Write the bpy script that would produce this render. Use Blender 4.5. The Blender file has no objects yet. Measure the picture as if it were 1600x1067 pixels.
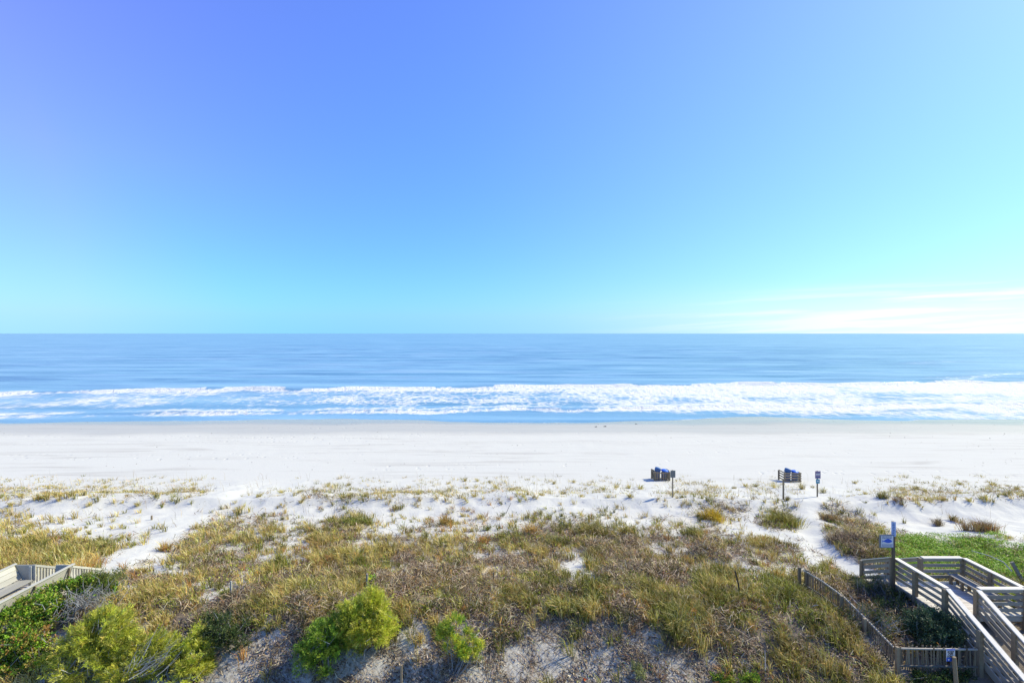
import bpy, math, random
import numpy as np
from mathutils import Vector

# ------------------------------------------------------------------ camera, sky, sun, exposure
S = bpy.context.scene
COL = S.collection
R = math.radians
CAMH, F = 15.5, 750.0                     # camera height above the beach, focal length in photo pixels
cam_d = bpy.data.cameras.new("camera")
cam = bpy.data.objects.new("camera", cam_d)
COL.objects.link(cam)
cam.location = (0, 0, CAMH)
cam.rotation_euler = (R(90), 0, 0)
cam_d.sensor_width = 36
cam_d.lens = F / 1600 * 36
cam_d.shift_y = -12.5 / 1600
cam_d.clip_start = 0.5
cam_d.clip_end = 200000
S.camera = cam

SUN_EL, SUN_AZ = R(41), R(72)             # azimuth measured from the sea direction (+Y) towards +X
w = bpy.data.worlds.new("World")
S.world = w
w.use_nodes = True
nt = w.node_tree
nt.nodes.clear()
def N(tree, kind, **kw):
    n = tree.nodes.new(kind)
    for k, v in kw.items():
        setattr(n, k, v)
    return n
def mathn(tree, op, a, b=None, clamp=False):
    n = N(tree, "ShaderNodeMath", operation=op, use_clamp=clamp)
    for i, v in enumerate((a, b)):
        if v is None: continue
        if isinstance(v, (int, float)): n.inputs[i].default_value = v
        else: tree.links.new(v, n.inputs[i])
    return n.outputs[0]
def ramp(tree, fac, stops, interp='LINEAR'):
    n = N(tree, "ShaderNodeValToRGB")
    n.color_ramp.interpolation = interp
    el = n.color_ramp.elements
    while len(el) < len(stops): el.new(0.5)
    for e, (p, c) in zip(el, stops):
        e.position = p
        e.color = (*c, 1) if len(c) == 3 else c
    tree.links.new(fac, n.inputs[0])
    return n.outputs[0]
def mixc(tree, fac, a, b, blend='MIX'):
    n = N(tree, "ShaderNodeMix", data_type='RGBA', blend_type=blend)
    n.clamp_factor = True
    for i, v in ((0, fac), (6, a), (7, b)):
        if isinstance(v, (int, float)): n.inputs[i].default_value = v
        elif isinstance(v, tuple): n.inputs[i].default_value = (*v, 1) if len(v) == 3 else v
        else: tree.links.new(v, n.inputs[i])
    return n.outputs[2]

sky = N(nt, "ShaderNodeTexSky", sky_type='NISHITA', sun_disc=False)
sky.sun_elevation = SUN_EL
sky.sun_rotation = SUN_AZ
sky.altitude = 0
sky.air_density = 1.0
sky.dust_density = 0.4
sky.ozone_density = 2.0
bg = N(nt, "ShaderNodeBackground")
out = N(nt, "ShaderNodeOutputWorld")
SKY_STRENGTH = 0.12
EXPO = 0.35
bg.inputs[1].default_value = SKY_STRENGTH
skycol = sky.outputs[0]
# the sky model is tinted a little by height and by the angle to the sun (towards cyan at the horizon)
wdir = N(nt, "ShaderNodeTexCoord").outputs["Generated"]
wsep = N(nt, "ShaderNodeSeparateXYZ"); nt.links.new(wdir, wsep.inputs[0])
SDIR = (math.cos(SUN_EL) * math.sin(SUN_AZ), math.cos(SUN_EL) * math.cos(SUN_AZ), math.sin(SUN_EL))
dn = N(nt, "ShaderNodeVectorMath", operation='DOT_PRODUCT'); nt.links.new(wdir, dn.inputs[0]); dn.inputs[1].default_value = SDIR
el = mathn(nt, 'MAXIMUM', wsep.outputs[2], 0.0); el = mathn(nt, 'MINIMUM', el, 0.58)
sd = mathn(nt, 'MAXIMUM', dn.outputs["Value"], -0.1)
lx = mathn(nt, 'MAXIMUM', mathn(nt, 'MULTIPLY', wsep.outputs[0], -1.0), 0.0)
lx = mathn(nt, 'MINIMUM', mathn(nt, 'MULTIPLY', lx, lx), 0.45)
lx = mathn(nt, 'MULTIPLY', lx, mathn(nt, 'MINIMUM', mathn(nt, 'ADD', mathn(nt, 'MULTIPLY', el, 2.0), 0.52), 1.08))
def grade(a, b1, b2, c1, c2, e1=0.0):
    t = mathn(nt, 'ADD', a, mathn(nt, 'MULTIPLY', el, b1))
    t = mathn(nt, 'ADD', t, mathn(nt, 'MULTIPLY', mathn(nt, 'MULTIPLY', el, el), b2))
    t = mathn(nt, 'ADD', t, mathn(nt, 'MULTIPLY', sd, c1))
    t = mathn(nt, 'ADD', t, mathn(nt, 'MULTIPLY', mathn(nt, 'MULTIPLY', sd, sd), c2))
    t = mathn(nt, 'ADD', t, mathn(nt, 'MULTIPLY', lx, e1))
    return mathn(nt, 'DIVIDE', mathn(nt, 'EXPONENT', t), SKY_STRENGTH * 2 ** EXPO)
tint = N(nt, "ShaderNodeCombineXYZ")
nt.links.new(grade(-2.965, 1.65, -1.031, 0.898, -0.465, 1.844), tint.inputs[0])
nt.links.new(grade(-2.10, 1.413, -1.356, -0.189, 0.202, 0.117), tint.inputs[1])
nt.links.new(grade(-1.38, 0.62, 0.0, -0.36, 0.0), tint.inputs[2])
mv = N(nt, "ShaderNodeVectorMath", operation='MULTIPLY')
cz = N(nt, "ShaderNodeCombineXYZ")
nt.links.new(wsep.outputs[0], cz.inputs[0]); nt.links.new(wsep.outputs[1], cz.inputs[1]); nt.links.new(mathn(nt, 'MAXIMUM', wsep.outputs[2], 0.035), cz.inputs[2])
nt.links.new(cz.outputs[0], sky.inputs[0])
nt.links.new(sky.outputs[0], mv.inputs[0]); nt.links.new(tint.outputs[0], mv.inputs[1])
msp = N(nt, "ShaderNodeSeparateXYZ"); nt.links.new(mv.outputs[0], msp.inputs[0])
cmb = N(nt, "ShaderNodeCombineXYZ")
nt.links.new(msp.outputs[0], cmb.inputs[0]); nt.links.new(msp.outputs[1], cmb.inputs[1])
nt.links.new(mathn(nt, 'MINIMUM', msp.outputs[2], mathn(nt, 'MAXIMUM', mathn(nt, 'MULTIPLY', msp.outputs[1], 1.06), 1.03 / SKY_STRENGTH / 2 ** EXPO)), cmb.inputs[2])
skycol = cmb.outputs[0]
# thin cirrus bands low over the sea on the sunward side
yy = mathn(nt, 'MAXIMUM', wsep.outputs[1], 0.05)
cu = mathn(nt, 'DIVIDE', wsep.outputs[0], yy)
cv = mathn(nt, 'DIVIDE', wsep.outputs[2], yy)
cvt = mathn(nt, 'SUBTRACT', cv, mathn(nt, 'MULTIPLY', cu, 0.055))          # the bands climb gently to the right
cvec = N(nt, "ShaderNodeCombineXYZ"); nt.links.new(mathn(nt, 'MULTIPLY', cu, 1.3), cvec.inputs[0]); nt.links.new(mathn(nt, 'MULTIPLY', cvt, 34.0), cvec.inputs[1])
cn = N(nt, "ShaderNodeTexNoise"); cn.inputs["Scale"].default_value = 1.6; cn.inputs["Detail"].default_value = 5; cn.inputs["Roughness"].default_value = 0.55
nt.links.new(cvec.outputs[0], cn.inputs["Vector"])
side = ramp(nt, mathn(nt, 'MULTIPLY', cu, 0.6), [(0.03, (0, 0, 0)), (0.58, (1, 1, 1))], 'EASE')
low = ramp(nt, mathn(nt, 'MULTIPLY', cvt, 4.0), [(0.0, (1, 1, 1)), (0.10, (0.85, 0.85, 0.85)), (0.30, (0, 0, 0))], 'EASE')
front = ramp(nt, wsep.outputs[1], [(0.0, (0, 0, 0)), (0.25, (1, 1, 1))])
cl = mathn(nt, 'MULTIPLY', mathn(nt, 'SUBTRACT', cn.outputs["Fac"], 0.47), 4.5, clamp=True)
veil = ramp(nt, mathn(nt, 'MULTIPLY', cv, 4.0), [(0.0, (1, 1, 1)), (0.50, (0, 0, 0))], 'EASE')
amt = mathn(nt, 'ADD', mathn(nt, 'MULTIPLY', cl, low), mathn(nt, 'MULTIPLY', veil, 0.55), clamp=True)
amt = mathn(nt, 'MULTIPLY', mathn(nt, 'MULTIPLY', amt, side), front)
WH = 1.12 / SKY_STRENGTH / 2 ** EXPO
skycol = mixc(nt, amt, skycol, (WH * 0.99, WH, WH * 1.02))
nt.links.new(skycol, bg.inputs[0])
nt.links.new(bg.outputs[0], out.inputs[0])

sun_d = bpy.data.lights.new("sun", 'SUN')
sun_d.energy = 5.0
sun_d.angle = R(0.5)
sun_d.color = (1.0, 0.92, 0.70)
sun = bpy.data.objects.new("sun", sun_d)
COL.objects.link(sun)
sdir = Vector((math.cos(SUN_EL) * math.sin(SUN_AZ), math.cos(SUN_EL) * math.cos(SUN_AZ), math.sin(SUN_EL)))
sun.rotation_euler = sdir.to_track_quat('Z', 'Y').to_euler()
sun.location = (60, 30, 60)

S.view_settings.view_transform = 'Standard'
S.view_settings.look = 'None'
S.view_settings.exposure = EXPO
S.view_settings.gamma = 1
S.view_settings.use_curve_mapping = False
S.render.engine = 'CYCLES'
S.cycles.max_bounces = 6
S.cycles.use_denoising = True

# ------------------------------------------------------------------ helpers
rng = np.random.default_rng(7)
random.seed(7)

def tag(o, label=None, cat=None, group=None, kind=None):
    if label: o["label"] = label
    if cat: o["category"] = cat
    if group: o["group"] = group
    if kind: o["kind"] = kind
    return o

def empty(name, loc):
    o = bpy.data.objects.new(name, None)
    COL.objects.link(o)
    o.location = loc
    o.empty_display_size = 0.2
    return o

def link(name, me, parent=None, mat=None, origin=None):
    if mat is not None:
        me.materials.append(mat)
    o = bpy.data.objects.new(name, me)
    COL.objects.link(o)
    if parent is not None:
        o.parent = parent
    return o

def raw_mesh(name, verts, loops, starts, col=None, smooth=False):
    me = bpy.data.meshes.new(name)
    verts = np.asarray(verts, np.float32)
    me.vertices.add(len(verts))
    me.vertices.foreach_set("co", verts.ravel())
    me.loops.add(len(loops))
    me.loops.foreach_set("vertex_index", np.asarray(loops, np.int32))
    me.polygons.add(len(starts))
    me.polygons.foreach_set("loop_start", np.asarray(starts, np.int32))
    if smooth:
        me.polygons.foreach_set("use_smooth", np.ones(len(starts), bool))
    if col is not None:
        a = me.attributes.new("col", 'FLOAT_COLOR', 'POINT')
        c = np.ones((len(verts), 4), np.float32)
        c[:, :3] = col
        a.data.foreach_set("color", c.ravel())
    me.update(calc_edges=True)
    me.validate()
    return me

def hash2(ix, iy, seed):
    h = (ix.astype(np.int64) * 374761393 + iy.astype(np.int64) * 668265263 + seed * 974634777) & 0xFFFFFFFF
    h = ((h ^ (h >> 13)) * 1274126177) & 0xFFFFFFFF
    h = h ^ (h >> 16)
    return (h & 0xFFFFFF) / float(0xFFFFFF)

def vnoise(x, y, scale=1.0, seed=0):
    x = np.asarray(x, float) / scale
    y = np.asarray(y, float) / scale
    ix, iy = np.floor(x), np.floor(y)
    fx, fy = x - ix, y - iy
    fx = fx * fx * (3 - 2 * fx)
    fy = fy * fy * (3 - 2 * fy)
    a = hash2(ix, iy, seed); b = hash2(ix + 1, iy, seed)
    c = hash2(ix, iy + 1, seed); d = hash2(ix + 1, iy + 1, seed)
    return (a * (1 - fx) + b * fx) * (1 - fy) + (c * (1 - fx) + d * fx) * fy

def fbm(x, y, scale, seed=0, octv=4, gain=0.5):
    s = 0; amp = 1; tot = 0
    for i in range(octv):
        s = s + amp * vnoise(x, y, scale / 2 ** i, seed + 17 * i)
        tot += amp
        amp *= gain
    return s / tot

def sstep(a, b, x):
    t = np.clip((x - a) / (b - a), 0, 1)
    return t * t * (3 - 2 * t)

SEA = -1.6
PY = np.array([-400, 8, 14, 15.5, 17, 18.2, 19.2, 20.5, 22, 24, 27, 30, 34, 36.8, 38.2, 39.3, 41, 43.5, 47, 51, 56, 65, 78, 86, 92, 95, 100, 115, 140, 200, 400, 3000])
PZ = np.array([2.2, 2.2, 2.35, 2.5, 2.9, 3.55, 4.05, 4.1, 3.85, 3.45, 2.85, 2.45, 1.9, 1.5, 1.62, 1.98, 1.8, 1.15, .45, .08, 0, -.18, -.62, -1.02, -1.42, -1.64, -2.0, -2.9, -3.8, -5.2, -8.5, -20])
def terrain(x, y):
    x = np.asarray(x, float); y = np.asarray(y, float)
    # the dune line wanders a little along the shore
    wob = 1.1 * (fbm(x, y * 0 + 3.1, 11.0, 5, 2) - 0.5) * sstep(26, 38, y) * (1 - sstep(48, 56, y))
    wob2 = 0.8 * (fbm(x, y * 0 + 9.1, 3.0, 15, 2) - 0.5) * sstep(15, 18, y) * (1 - sstep(21, 25, y))
    z = np.interp(y + wob + wob2, PY, PZ)
    dune = sstep(10, 14, y) * (1 - sstep(45, 52, y))
    z = z + dune * (0.55 * (fbm(x, y, 4.5, 21, 3) - 0.5) + 0.10 * (vnoise(x, y, 0.9, 33) - 0.5) + 0.035 * (vnoise(x, y, 0.4, 34) - 0.5))
    z = z + sstep(34.5, 38.6, y) * (1 - sstep(39.5, 42, y)) * sstep(-17, -12, x) * (1 - sstep(9, 14, x)) * 0.10
    # hollow round the boardwalk on the right
    z = z - 0.75 * sstep(11.5, 15.5, x) * sstep(14, 16.5, y) * (1 - sstep(20.5, 24.5, y))
    z = z - 0.25 * sstep(12, 15, x) * sstep(20, 22, y) * (1 - sstep(26, 31, y))
    # the sand paths are trodden in
    z = z - 0.18 * np.exp(-((x - (17.2 + 0.33 * (y - 24))) / 0.9) ** 2) * sstep(23, 26, y) * (1 - sstep(42, 47, y))
    z = z - 0.15 * np.exp(-((x + 19.3 + 0.30 * (y - 26) - 0.9 * (y - 26) * 0.05) / 0.9) ** 2) * sstep(22, 25, y) * (1 - sstep(42, 47, y))
    # hollow at the right hand ridge
    z = z - 0.35 * sstep(22, 27, x) * np.exp(-((y - 36.0) / 3.0) ** 2)
    beach = sstep(52, 60, y)
    z = z + beach * (0.07 * (fbm(x, y, 22.0, 41, 2) - 0.5) * 2 + 0.022 * (vnoise(x, y, 1.3, 43) - 0.5) * (1 - sstep(78, 86, y)))
    z = z + sstep(86, 92, y) * (0.75 * (fbm(x, y * 0.3, 24.0, 51, 4) - 0.5)) * (1 - sstep(110, 130, y))
    z = z - sstep(86, 94, y) * np.clip((x + 10) * 0.0016, -0.20, 0.10) * -1.0 * (1 - sstep(110, 130, y))
    return z

def P(px, py, lift=0.0):
    """point of the ground seen at a photo pixel"""
    y = np.concatenate([np.arange(12, 60, 0.02), np.arange(60, 130, 0.1)])
    x = (px - 800) / F * y
    zr = CAMH - (py - 521) / F * y
    t = terrain(x, y)
    k = int(np.argmax(zr <= t))
    return Vector((float(x[k]), float(y[k]), float(t[k]) + lift))

def ground(x, y):
    return float(terrain(np.array([x]), np.array([y]))[0])

# ------------------------------------------------------------------ vegetation map (what grows where on the dune)
ROWS = """8, 4. 13, 1. 1, 2. 2, 3. 6,
8g 2. 2, 2o 4g 1, 1g 4, 1, 1. 2g 2, 1, 2. 2, 2g 1, 2g
8. 4, 15. 1o 1b 1, 2o 1b 1, 6.
1g 4, 3. 3b 1g 1g 1O 1g 2, 2r 1g 4o 2, 1b 1o 2, 1O 1, 2b 6.
6g 1. 3b 2g 2O 1g 1, 1b 1r 1g 1o 4O 1o 1b 1, 1b 1, 1, 1, 1. 1b 1B 1o 1. 4.
4G 1g 1. 1, 1b 2b 1g 1g 2G 1g 2b 1g 1b 1o 2b 1b 2B 2b 1B 1b 1g 1b 1. 1b 2B 4v 1,
3G 1r 1. 1. 1, 3b 1g 1g 3G 4b 2b 1l 1. 1b 1B 2b 3b 1o 1. 1. 1B 1o 5v
1G 2g 1r 1. 1b 1, 2b 1o 1G 3O 1b 3B 1b 1b 1B 1b 1. 1b 3B 2b 1o 1g 2o 1. 1o 5v
3v 1o 1g 2b 1g 1o 1g 4O 5B 3O 1O 1o 1O 1O 1o 2O 1G 1o 1O 2B 1d 5d
3v 2G 3G 1G 1B 2G 1B 1G 2B 2O 1B 6O 4O 3O 2B 1d 5d
2v 2B 2G 1B 1B 1d 1B 1G 2B 1B 1O 1G 1B 1G 1B 5O 1O 4O 3O 1O 1B 1d 5d
2v 2B 2g 1B 3d 1b 2B 2B 1G 2G 1b 1B 1O 3l 1B 1O 2O 1d 3O 1O 1G 1B 5d
2v 5g 2d 1l 2b 1B 2B 1b 2b 1l 1B 5l 1l 1O 1B 1d 1d 2O 2O 1G 5d
1v 5g 2l 2l 2l 1B 3l 3l 6l 1l 1O 1l 1d 1d 2O 1O 1G 1B 5d
7g 3l 15l 4l 1o 5O 5d
7g 18l 3l 2o 5O 5d""".splitlines()
CODES = {           # gold  olive brown cover rust litter
    '.': (0.00, 0.00, 0.00, 0, 0.00, 0.00),
    ',': (0.16, 0.02, 0.02, 0, 0.00, 0.03),
    'g': (0.50, 0.12, 0.08, 0, 0.03, 0.15),
    'G': (1.00, 0.30, 0.28, 0, 0.06, 0.50),
    'o': (0.15, 0.50, 0.20, 0, 0.03, 0.35),
    'O': (0.62, 1.00, 0.55, 0, 0.04, 0.92),
    'r': (0.45, 0.10, 0.20, 0, 0.35, 0.25),
    'b': (0.28, 0.18, 0.40, 0, 0.03, 0.46),
    'B': (0.36, 0.38, 1.00, 0, 0.03, 0.95),
    'd': (0.05, 0.50, 0.80, 0, 0.02, 1.05),
    'l': (0.01, 0.03, 0.15, 0, 0.01, 0.63),
    'v': (0.02, 0.05, 0.10, 1, 0.01, 0.60)}
MAP = np.zeros((16, 40, 6))
for r, line in enumerate(ROWS):
    c = 0
    for tok in line.split():
        n, ch = int(tok[:-1]), tok[-1]
        MAP[r, c:c + n] = CODES[ch]
        c += n
    assert c == 40, (r, c)
MAP = np.concatenate([np.zeros((1, 40, 6)), MAP], 0)           # row 0 sits at photo line 735: bare beach

def trail(pix):
    return np.array([P(a, b)[:2] for a, b in pix])
TRAILS = [(trail([(352, 752), (338, 785), (300, 815), (262, 838), (228, 858), (190, 878), (160, 897)]), 0.72),
          (trail([(1297, 752), (1272, 785), (1258, 812), (1262, 835), (1285, 858), (1315, 878), (1345, 898)]), 0.75),
          (trail([(1160, 822), (1205, 838), (1240, 848), (1275, 858)]), 0.55)]
def off_trail(x, y):
    k = np.ones(np.shape(x))
    for pts, w_ in TRAILS:
        d = np.full(np.shape(x), 1e9)
        for a, b in zip(pts, pts[1:]):
            ab = b - a
            t_ = np.clip(((x - a[0]) * ab[0] + (y - a[1]) * ab[1]) / (ab @ ab), 0, 1)
            d = np.minimum(d, np.hypot(x - a[0] - t_ * ab[0], y - a[1] - t_ * ab[1]))
        d = d + 0.7 * (fbm(x, y, 1.1, 401, 2) - 0.5)
        k = k * sstep(w_ * 0.55, w_ * 1.15, d)
    return k
def veg(x, y, warp=True):
    """gold, olive, brown, cover, rust, litter at ground points"""
    z = terrain(x, y)
    px = 800 + F * x / y
    py = 521 + F * (CAMH - z) / y
    if warp:
        px = px + 46 * (fbm(x, y, 1.8, 61, 3) - 0.5)
        py = py + 26 * (fbm(x, y, 1.8, 62, 3) - 0.5)
    u = np.clip((px - 20) / 40, 0, 38.999)
    v = np.clip((py - 735) / 20, 0, 15.999)
    iu, iv = u.astype(int), v.astype(int)
    fu, fv = (u - iu)[..., None], (v - iv)[..., None]
    m = (MAP[iv, iu] * (1 - fu) + MAP[iv, iu + 1] * fu) * (1 - fv) + (MAP[iv + 1, iu] * (1 - fu) + MAP[iv + 1, iu + 1] * fu) * fv
    return m * ((y < 52) * off_trail(x, y))[..., None]

# ------------------------------------------------------------------ materials
def new_mat(name):
    m = bpy.data.materials.new(name)
    m.use_nodes = True
    m.node_tree.nodes.clear()
    o = N(m.node_tree, "ShaderNodeOutputMaterial")
    return m, m.node_tree, o

def principled(t, o, rough=0.8, spec=0.3):
    b = N(t, "ShaderNodeBsdfPrincipled")
    b.inputs["Roughness"].default_value = rough
    b.inputs["Specular IOR Level"].default_value = spec
    t.links.new(b.outputs[0], o.inputs[0])
    return b

def noise(t, vec, scale, detail=3, rough=0.55, dist=0.0):
    n = N(t, "ShaderNodeTexNoise")
    n.inputs["Scale"].default_value = scale
    n.inputs["Detail"].default_value = detail
    n.inputs["Roughness"].default_value = rough
    n.inputs["Distortion"].default_value = dist
    if vec is not None: t.links.new(vec, n.inputs["Vector"])
    return n.outputs["Fac"]

def mapping(t, vec, scale):
    n = N(t, "ShaderNodeMapping")
    n.inputs["Scale"].default_value = scale
    t.links.new(vec, n.inputs[0])
    return n.outputs[0]

def bump(t, h, strength, dist):
    n = N(t, "ShaderNodeBump")
    n.inputs["Strength"].default_value = strength
    n.inputs["Distance"].default_value = dist
    t.links.new(h, n.inputs["Height"])
    return n

def sand_mat():
    m, t, o = new_mat("sand")
    b = principled(t, o, 0.9, 0.2)
    pos = N(t, "ShaderNodeNewGeometry").outputs["Position"]
    sep = N(t, "ShaderNodeSeparateXYZ"); t.links.new(pos, sep.inputs[0])
    at = N(t, "ShaderNodeAttribute", attribute_name="litter").outputs["Fac"]
    dune = N(t, "ShaderNodeAttribute", attribute_name="dune").outputs["Fac"]
    wet = N(t, "ShaderNodeAttribute", attribute_name="wet").outputs["Fac"]
    fine = noise(t, pos, 9.0, 4, 0.6)
    big = noise(t, pos, 0.35, 3, 0.5)
    dry = mixc(t, fine, (0.50, 0.50, 0.465), (0.595, 0.592, 0.555))
    dry = mixc(t, big, dry, mixc(t, 0.5, dry, (0.54, 0.53, 0.48)))
    # long streaks left by tyres and wind along the beach
    st = noise(t, mapping(t, pos, (0.05, 0.55, 1)), 1.0, 6, 0.66, 1.1)
    stf = mathn(t, 'MULTIPLY', mathn(t, 'SUBTRACT', st, 0.50), 5.0, clamp=True)
    stf = mathn(t, 'MULTIPLY', stf, mathn(t, 'SUBTRACT', 1.0, dune, clamp=True))
    stf = mathn(t, 'MULTIPLY', stf, mathn(t, 'MULTIPLY', mathn(t, 'SUBTRACT', noise(t, mapping(t, pos, (0.02, 0.06, 1)), 1.0, 3, 0.5, 0.5), 0.32), 4.0, clamp=True))
    dry = mixc(t, mathn(t, 'MULTIPLY', stf, 0.9), dry, (0.41, 0.395, 0.365))
    damp = mixc(t, noise(t, mapping(t, pos, (0.05, 0.6, 1)), 1.0, 4, 0.6), (0.305, 0.300, 0.265), (0.42, 0.412, 0.37))
    dry = mixc(t, mathn(t, 'MULTIPLY', at, 1.2, clamp=True), dry, mixc(t, fine, (0.37, 0.335, 0.27), (0.52, 0.475, 0.395)))
    c = mixc(t, wet, dry, damp)
    # dead leaves and bark lying on the sand, broken up at several sizes; also paints dark shade gaps under dense plants
    rot = N(t, "ShaderNodeMapping"); rot.inputs["Rotation"].default_value = (0, 0, R(40)); t.links.new(pos, rot.inputs[0])
    n1 = noise(t, mapping(t, rot.outputs[0], (3.2, 9.0, 6.0)), 1.0, 6, 0.72, 0.5)
    n2 = noise(t, pos, 1.1, 3, 0.6)
    thr = mathn(t, 'ADD', mathn(t, 'MULTIPLY', n1, 0.75), mathn(t, 'MULTIPLY', n2, 0.45))
    lf = mathn(t, 'SUBTRACT', mathn(t, 'MULTIPLY', at, 0.86), mathn(t, 'SUBTRACT', thr, 0.12))
    lf = mathn(t, 'MULTIPLY', lf, 6.0, clamp=True)
    tone = noise(t, pos, 14.0, 3, 0.7)
    lit = mixc(t, tone, (0.065, 0.048, 0.033), (0.32, 0.26, 0.195))
    c = mixc(t, mathn(t, 'MULTIPLY', lf, 0.92), c, lit)
    t.links.new(c, b.inputs["Base Color"])
    rr = N(t, "ShaderNodeMapRange"); t.links.new(wet, rr.inputs[0])
    rr.inputs[3].default_value = 0.92; rr.inputs[4].default_value = 0.26
    sr = N(t, "ShaderNodeMapRange"); t.links.new(wet, sr.inputs[0]); sr.inputs[3].default_value = 0.2; sr.inputs[4].default_value = 0.5
    t.links.new(sr.outputs[0], b.inputs["Specular IOR Level"])
    t.links.new(rr.outputs[0], b.inputs["Roughness"])
    hgt = mathn(t, 'ADD', mathn(t, 'MULTIPLY', fine, 0.5), mathn(t, 'ADD', mathn(t, 'MULTIPLY', n1, mathn(t, 'MULTIPLY', at, 1.6)), mathn(t, 'MULTIPLY', noise(t, pos, 2.2, 4, 0.6), mathn(t, 'ADD', mathn(t, 'MULTIPLY', dune, 0.9), 0.35))))
    vf = N(t, "ShaderNodeTexVoronoi", feature='F1'); vf.inputs["Scale"].default_value = 1.0
    t.links.new(mapping(t, pos, (1.1, 0.75, 1)), vf.inputs["Vector"])
    foot = mathn(t, 'MULTIPLY', mathn(t, 'SUBTRACT', 0.26, vf.outputs["Distance"]), 6.0, clamp=True)
    walk = mathn(t, 'MULTIPLY', mathn(t, 'SUBTRACT', noise(t, mapping(t, pos, (0.018, 0.22, 1)), 1.0, 2, 0.5, 0.6), 0.56), 8.0, clamp=True)
    hgt = mathn(t, 'SUBTRACT', hgt, mathn(t, 'MULTIPLY', mathn(t, 'MULTIPLY', foot, walk), 2.6))
    bp = bump(t, hgt, 0.5, 0.07)
    t.links.new(bp.outputs[0], b.inputs["Normal"])
    return m

def leaf_mat(name, trans=0.3, rough=0.55, spec=0.25, gain=1.0):
    m, t, o = new_mat(name)
    c = N(t, "ShaderNodeAttribute", attribute_name="col").outputs["Color"]
    b = N(t, "ShaderNodeBsdfPrincipled")
    b.inputs["Roughness"].default_value = rough
    b.inputs["Specular IOR Level"].default_value = spec
    t.links.new(c, b.inputs["Base Color"])
    tr = N(t, "ShaderNodeBsdfTranslucent")
    t.links.new(c, tr.inputs[0])
    mx = N(t, "ShaderNodeMixShader")
    mx.inputs[0].default_value = trans
    t.links.new(b.outputs[0], mx.inputs[1]); t.links.new(tr.outputs[0], mx.inputs[2])
    t.links.new(mx.outputs[0], o.inputs[0])
    return m

def wood_mat(name, a, bcol, grain=1.0):
    m, t, o = new_mat(name)
    b = principled(t, o, 0.75, 0.25)
    tc = N(t, "ShaderNodeTexCoord").outputs["Object"]
    shade = N(t, "ShaderNodeAttribute", attribute_name="col").outputs["Fac"]
    n1 = noise(t, mapping(t, tc, (9, 1.6, 9)), 1.0, 5, 0.65, 0.7)
    n2 = noise(t, tc, 26, 3, 0.6)
    c = mixc(t, n1, a, bcol)
    c = mixc(t, mathn(t, 'MULTIPLY', n2, 0.35), c, tuple(v * 0.55 for v in a))
    c = mixc(t, 1.0, c, N(t, "ShaderNodeAttribute", attribute_name="col").outputs["Color"], 'MULTIPLY')
    t.links.new(c, b.inputs["Base Color"])
    bp = bump(t, n1, 0.35 * grain, 0.01)
    t.links.new(bp.outputs[0], b.inputs["Normal"])
    return m

def paint_mat(name, c, rough=0.5, var=0.15, spec=0.4):
    m, t, o = new_mat(name)
    b = principled(t, o, rough, spec)
    tc = N(t, "ShaderNodeTexCoord").outputs["Object"]
    n = noise(t, tc, 7.0, 4, 0.65)
    t.links.new(mixc(t, n, tuple(v * (1 - var) for v in c), tuple(min(1, v * (1 + var)) for v in c)), b.inputs["Base Color"])
    return m

M_SAND = sand_mat()
M_GRASS = leaf_mat("grass_blades", 0.20, 0.6, 0.12)
M_TWIG = leaf_mat("dead_twigs", 0.05, 0.8, 0.1)
M_LEAF = leaf_mat("leaves", 0.40, 0.5, 0.3)
M_WAXY = leaf_mat("waxy_leaves", 0.25, 0.5, 0.25)
M_WOOD = wood_mat("weathered_wood", (0.22, 0.20, 0.17), (0.41, 0.385, 0.34))
M_PALEWOOD = wood_mat("bleached_wood", (0.33, 0.325, 0.29), (0.53, 0.52, 0.475))
M_OLDWOOD = wood_mat("old_brown_wood", (0.19, 0.15, 0.10), (0.38, 0.31, 0.22))
M_DARKMETAL = paint_mat("dark_stake", (0.03, 0.03, 0.03), 0.5)
M_WHITE = paint_mat("sign_white", (0.62, 0.64, 0.68), 0.4, 0.05)
M_BLUE = paint_mat("sign_blue", (0.02, 0.10, 0.55), 0.4, 0.1)
M_PALEBLUE = paint_mat("sign_pale_blue", (0.30, 0.42, 0.72), 0.4, 0.12)
M_INK = paint_mat("sign_ink", (0.02, 0.025, 0.05), 0.5)
M_SLATE = paint_mat("sign_ink_blue", (0.08, 0.11, 0.28), 0.5)
M_PURPLE = paint_mat("sign_faded_red", (0.35, 0.25, 0.36), 0.5)
M_TEAL = paint_mat("sign_teal", (0.06, 0.30, 0.42), 0.5)
M_DRUM = paint_mat("drum_plastic", (0.045, 0.12, 0.30), 0.38, 0.15)
M_LID = paint_mat("lid_plastic", (0.06, 0.18, 0.66), 0.35, 0.1)
M_ORANGE = paint_mat("orange_plastic", (0.75, 0.13, 0.02), 0.5, 0.1)
M_BACK = paint_mat("sign_back", (0.20, 0.20, 0.20), 0.5, 0.2)

# ------------------------------------------------------------------ ground
def axis(fine0, fine1, step, far0, far1, grow=1.16):
    a = list(np.arange(fine0, fine1 + step / 2, step))
    d = step
    v = fine1
    while v < far1:
        d *= grow; v += d; a.append(min(v, far1))
    d = step; v = fine0; pre = []
    while v > far0:
        d *= grow; v -= d; pre.append(max(v, far0))
    return np.array(pre[::-1] + a)

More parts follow.
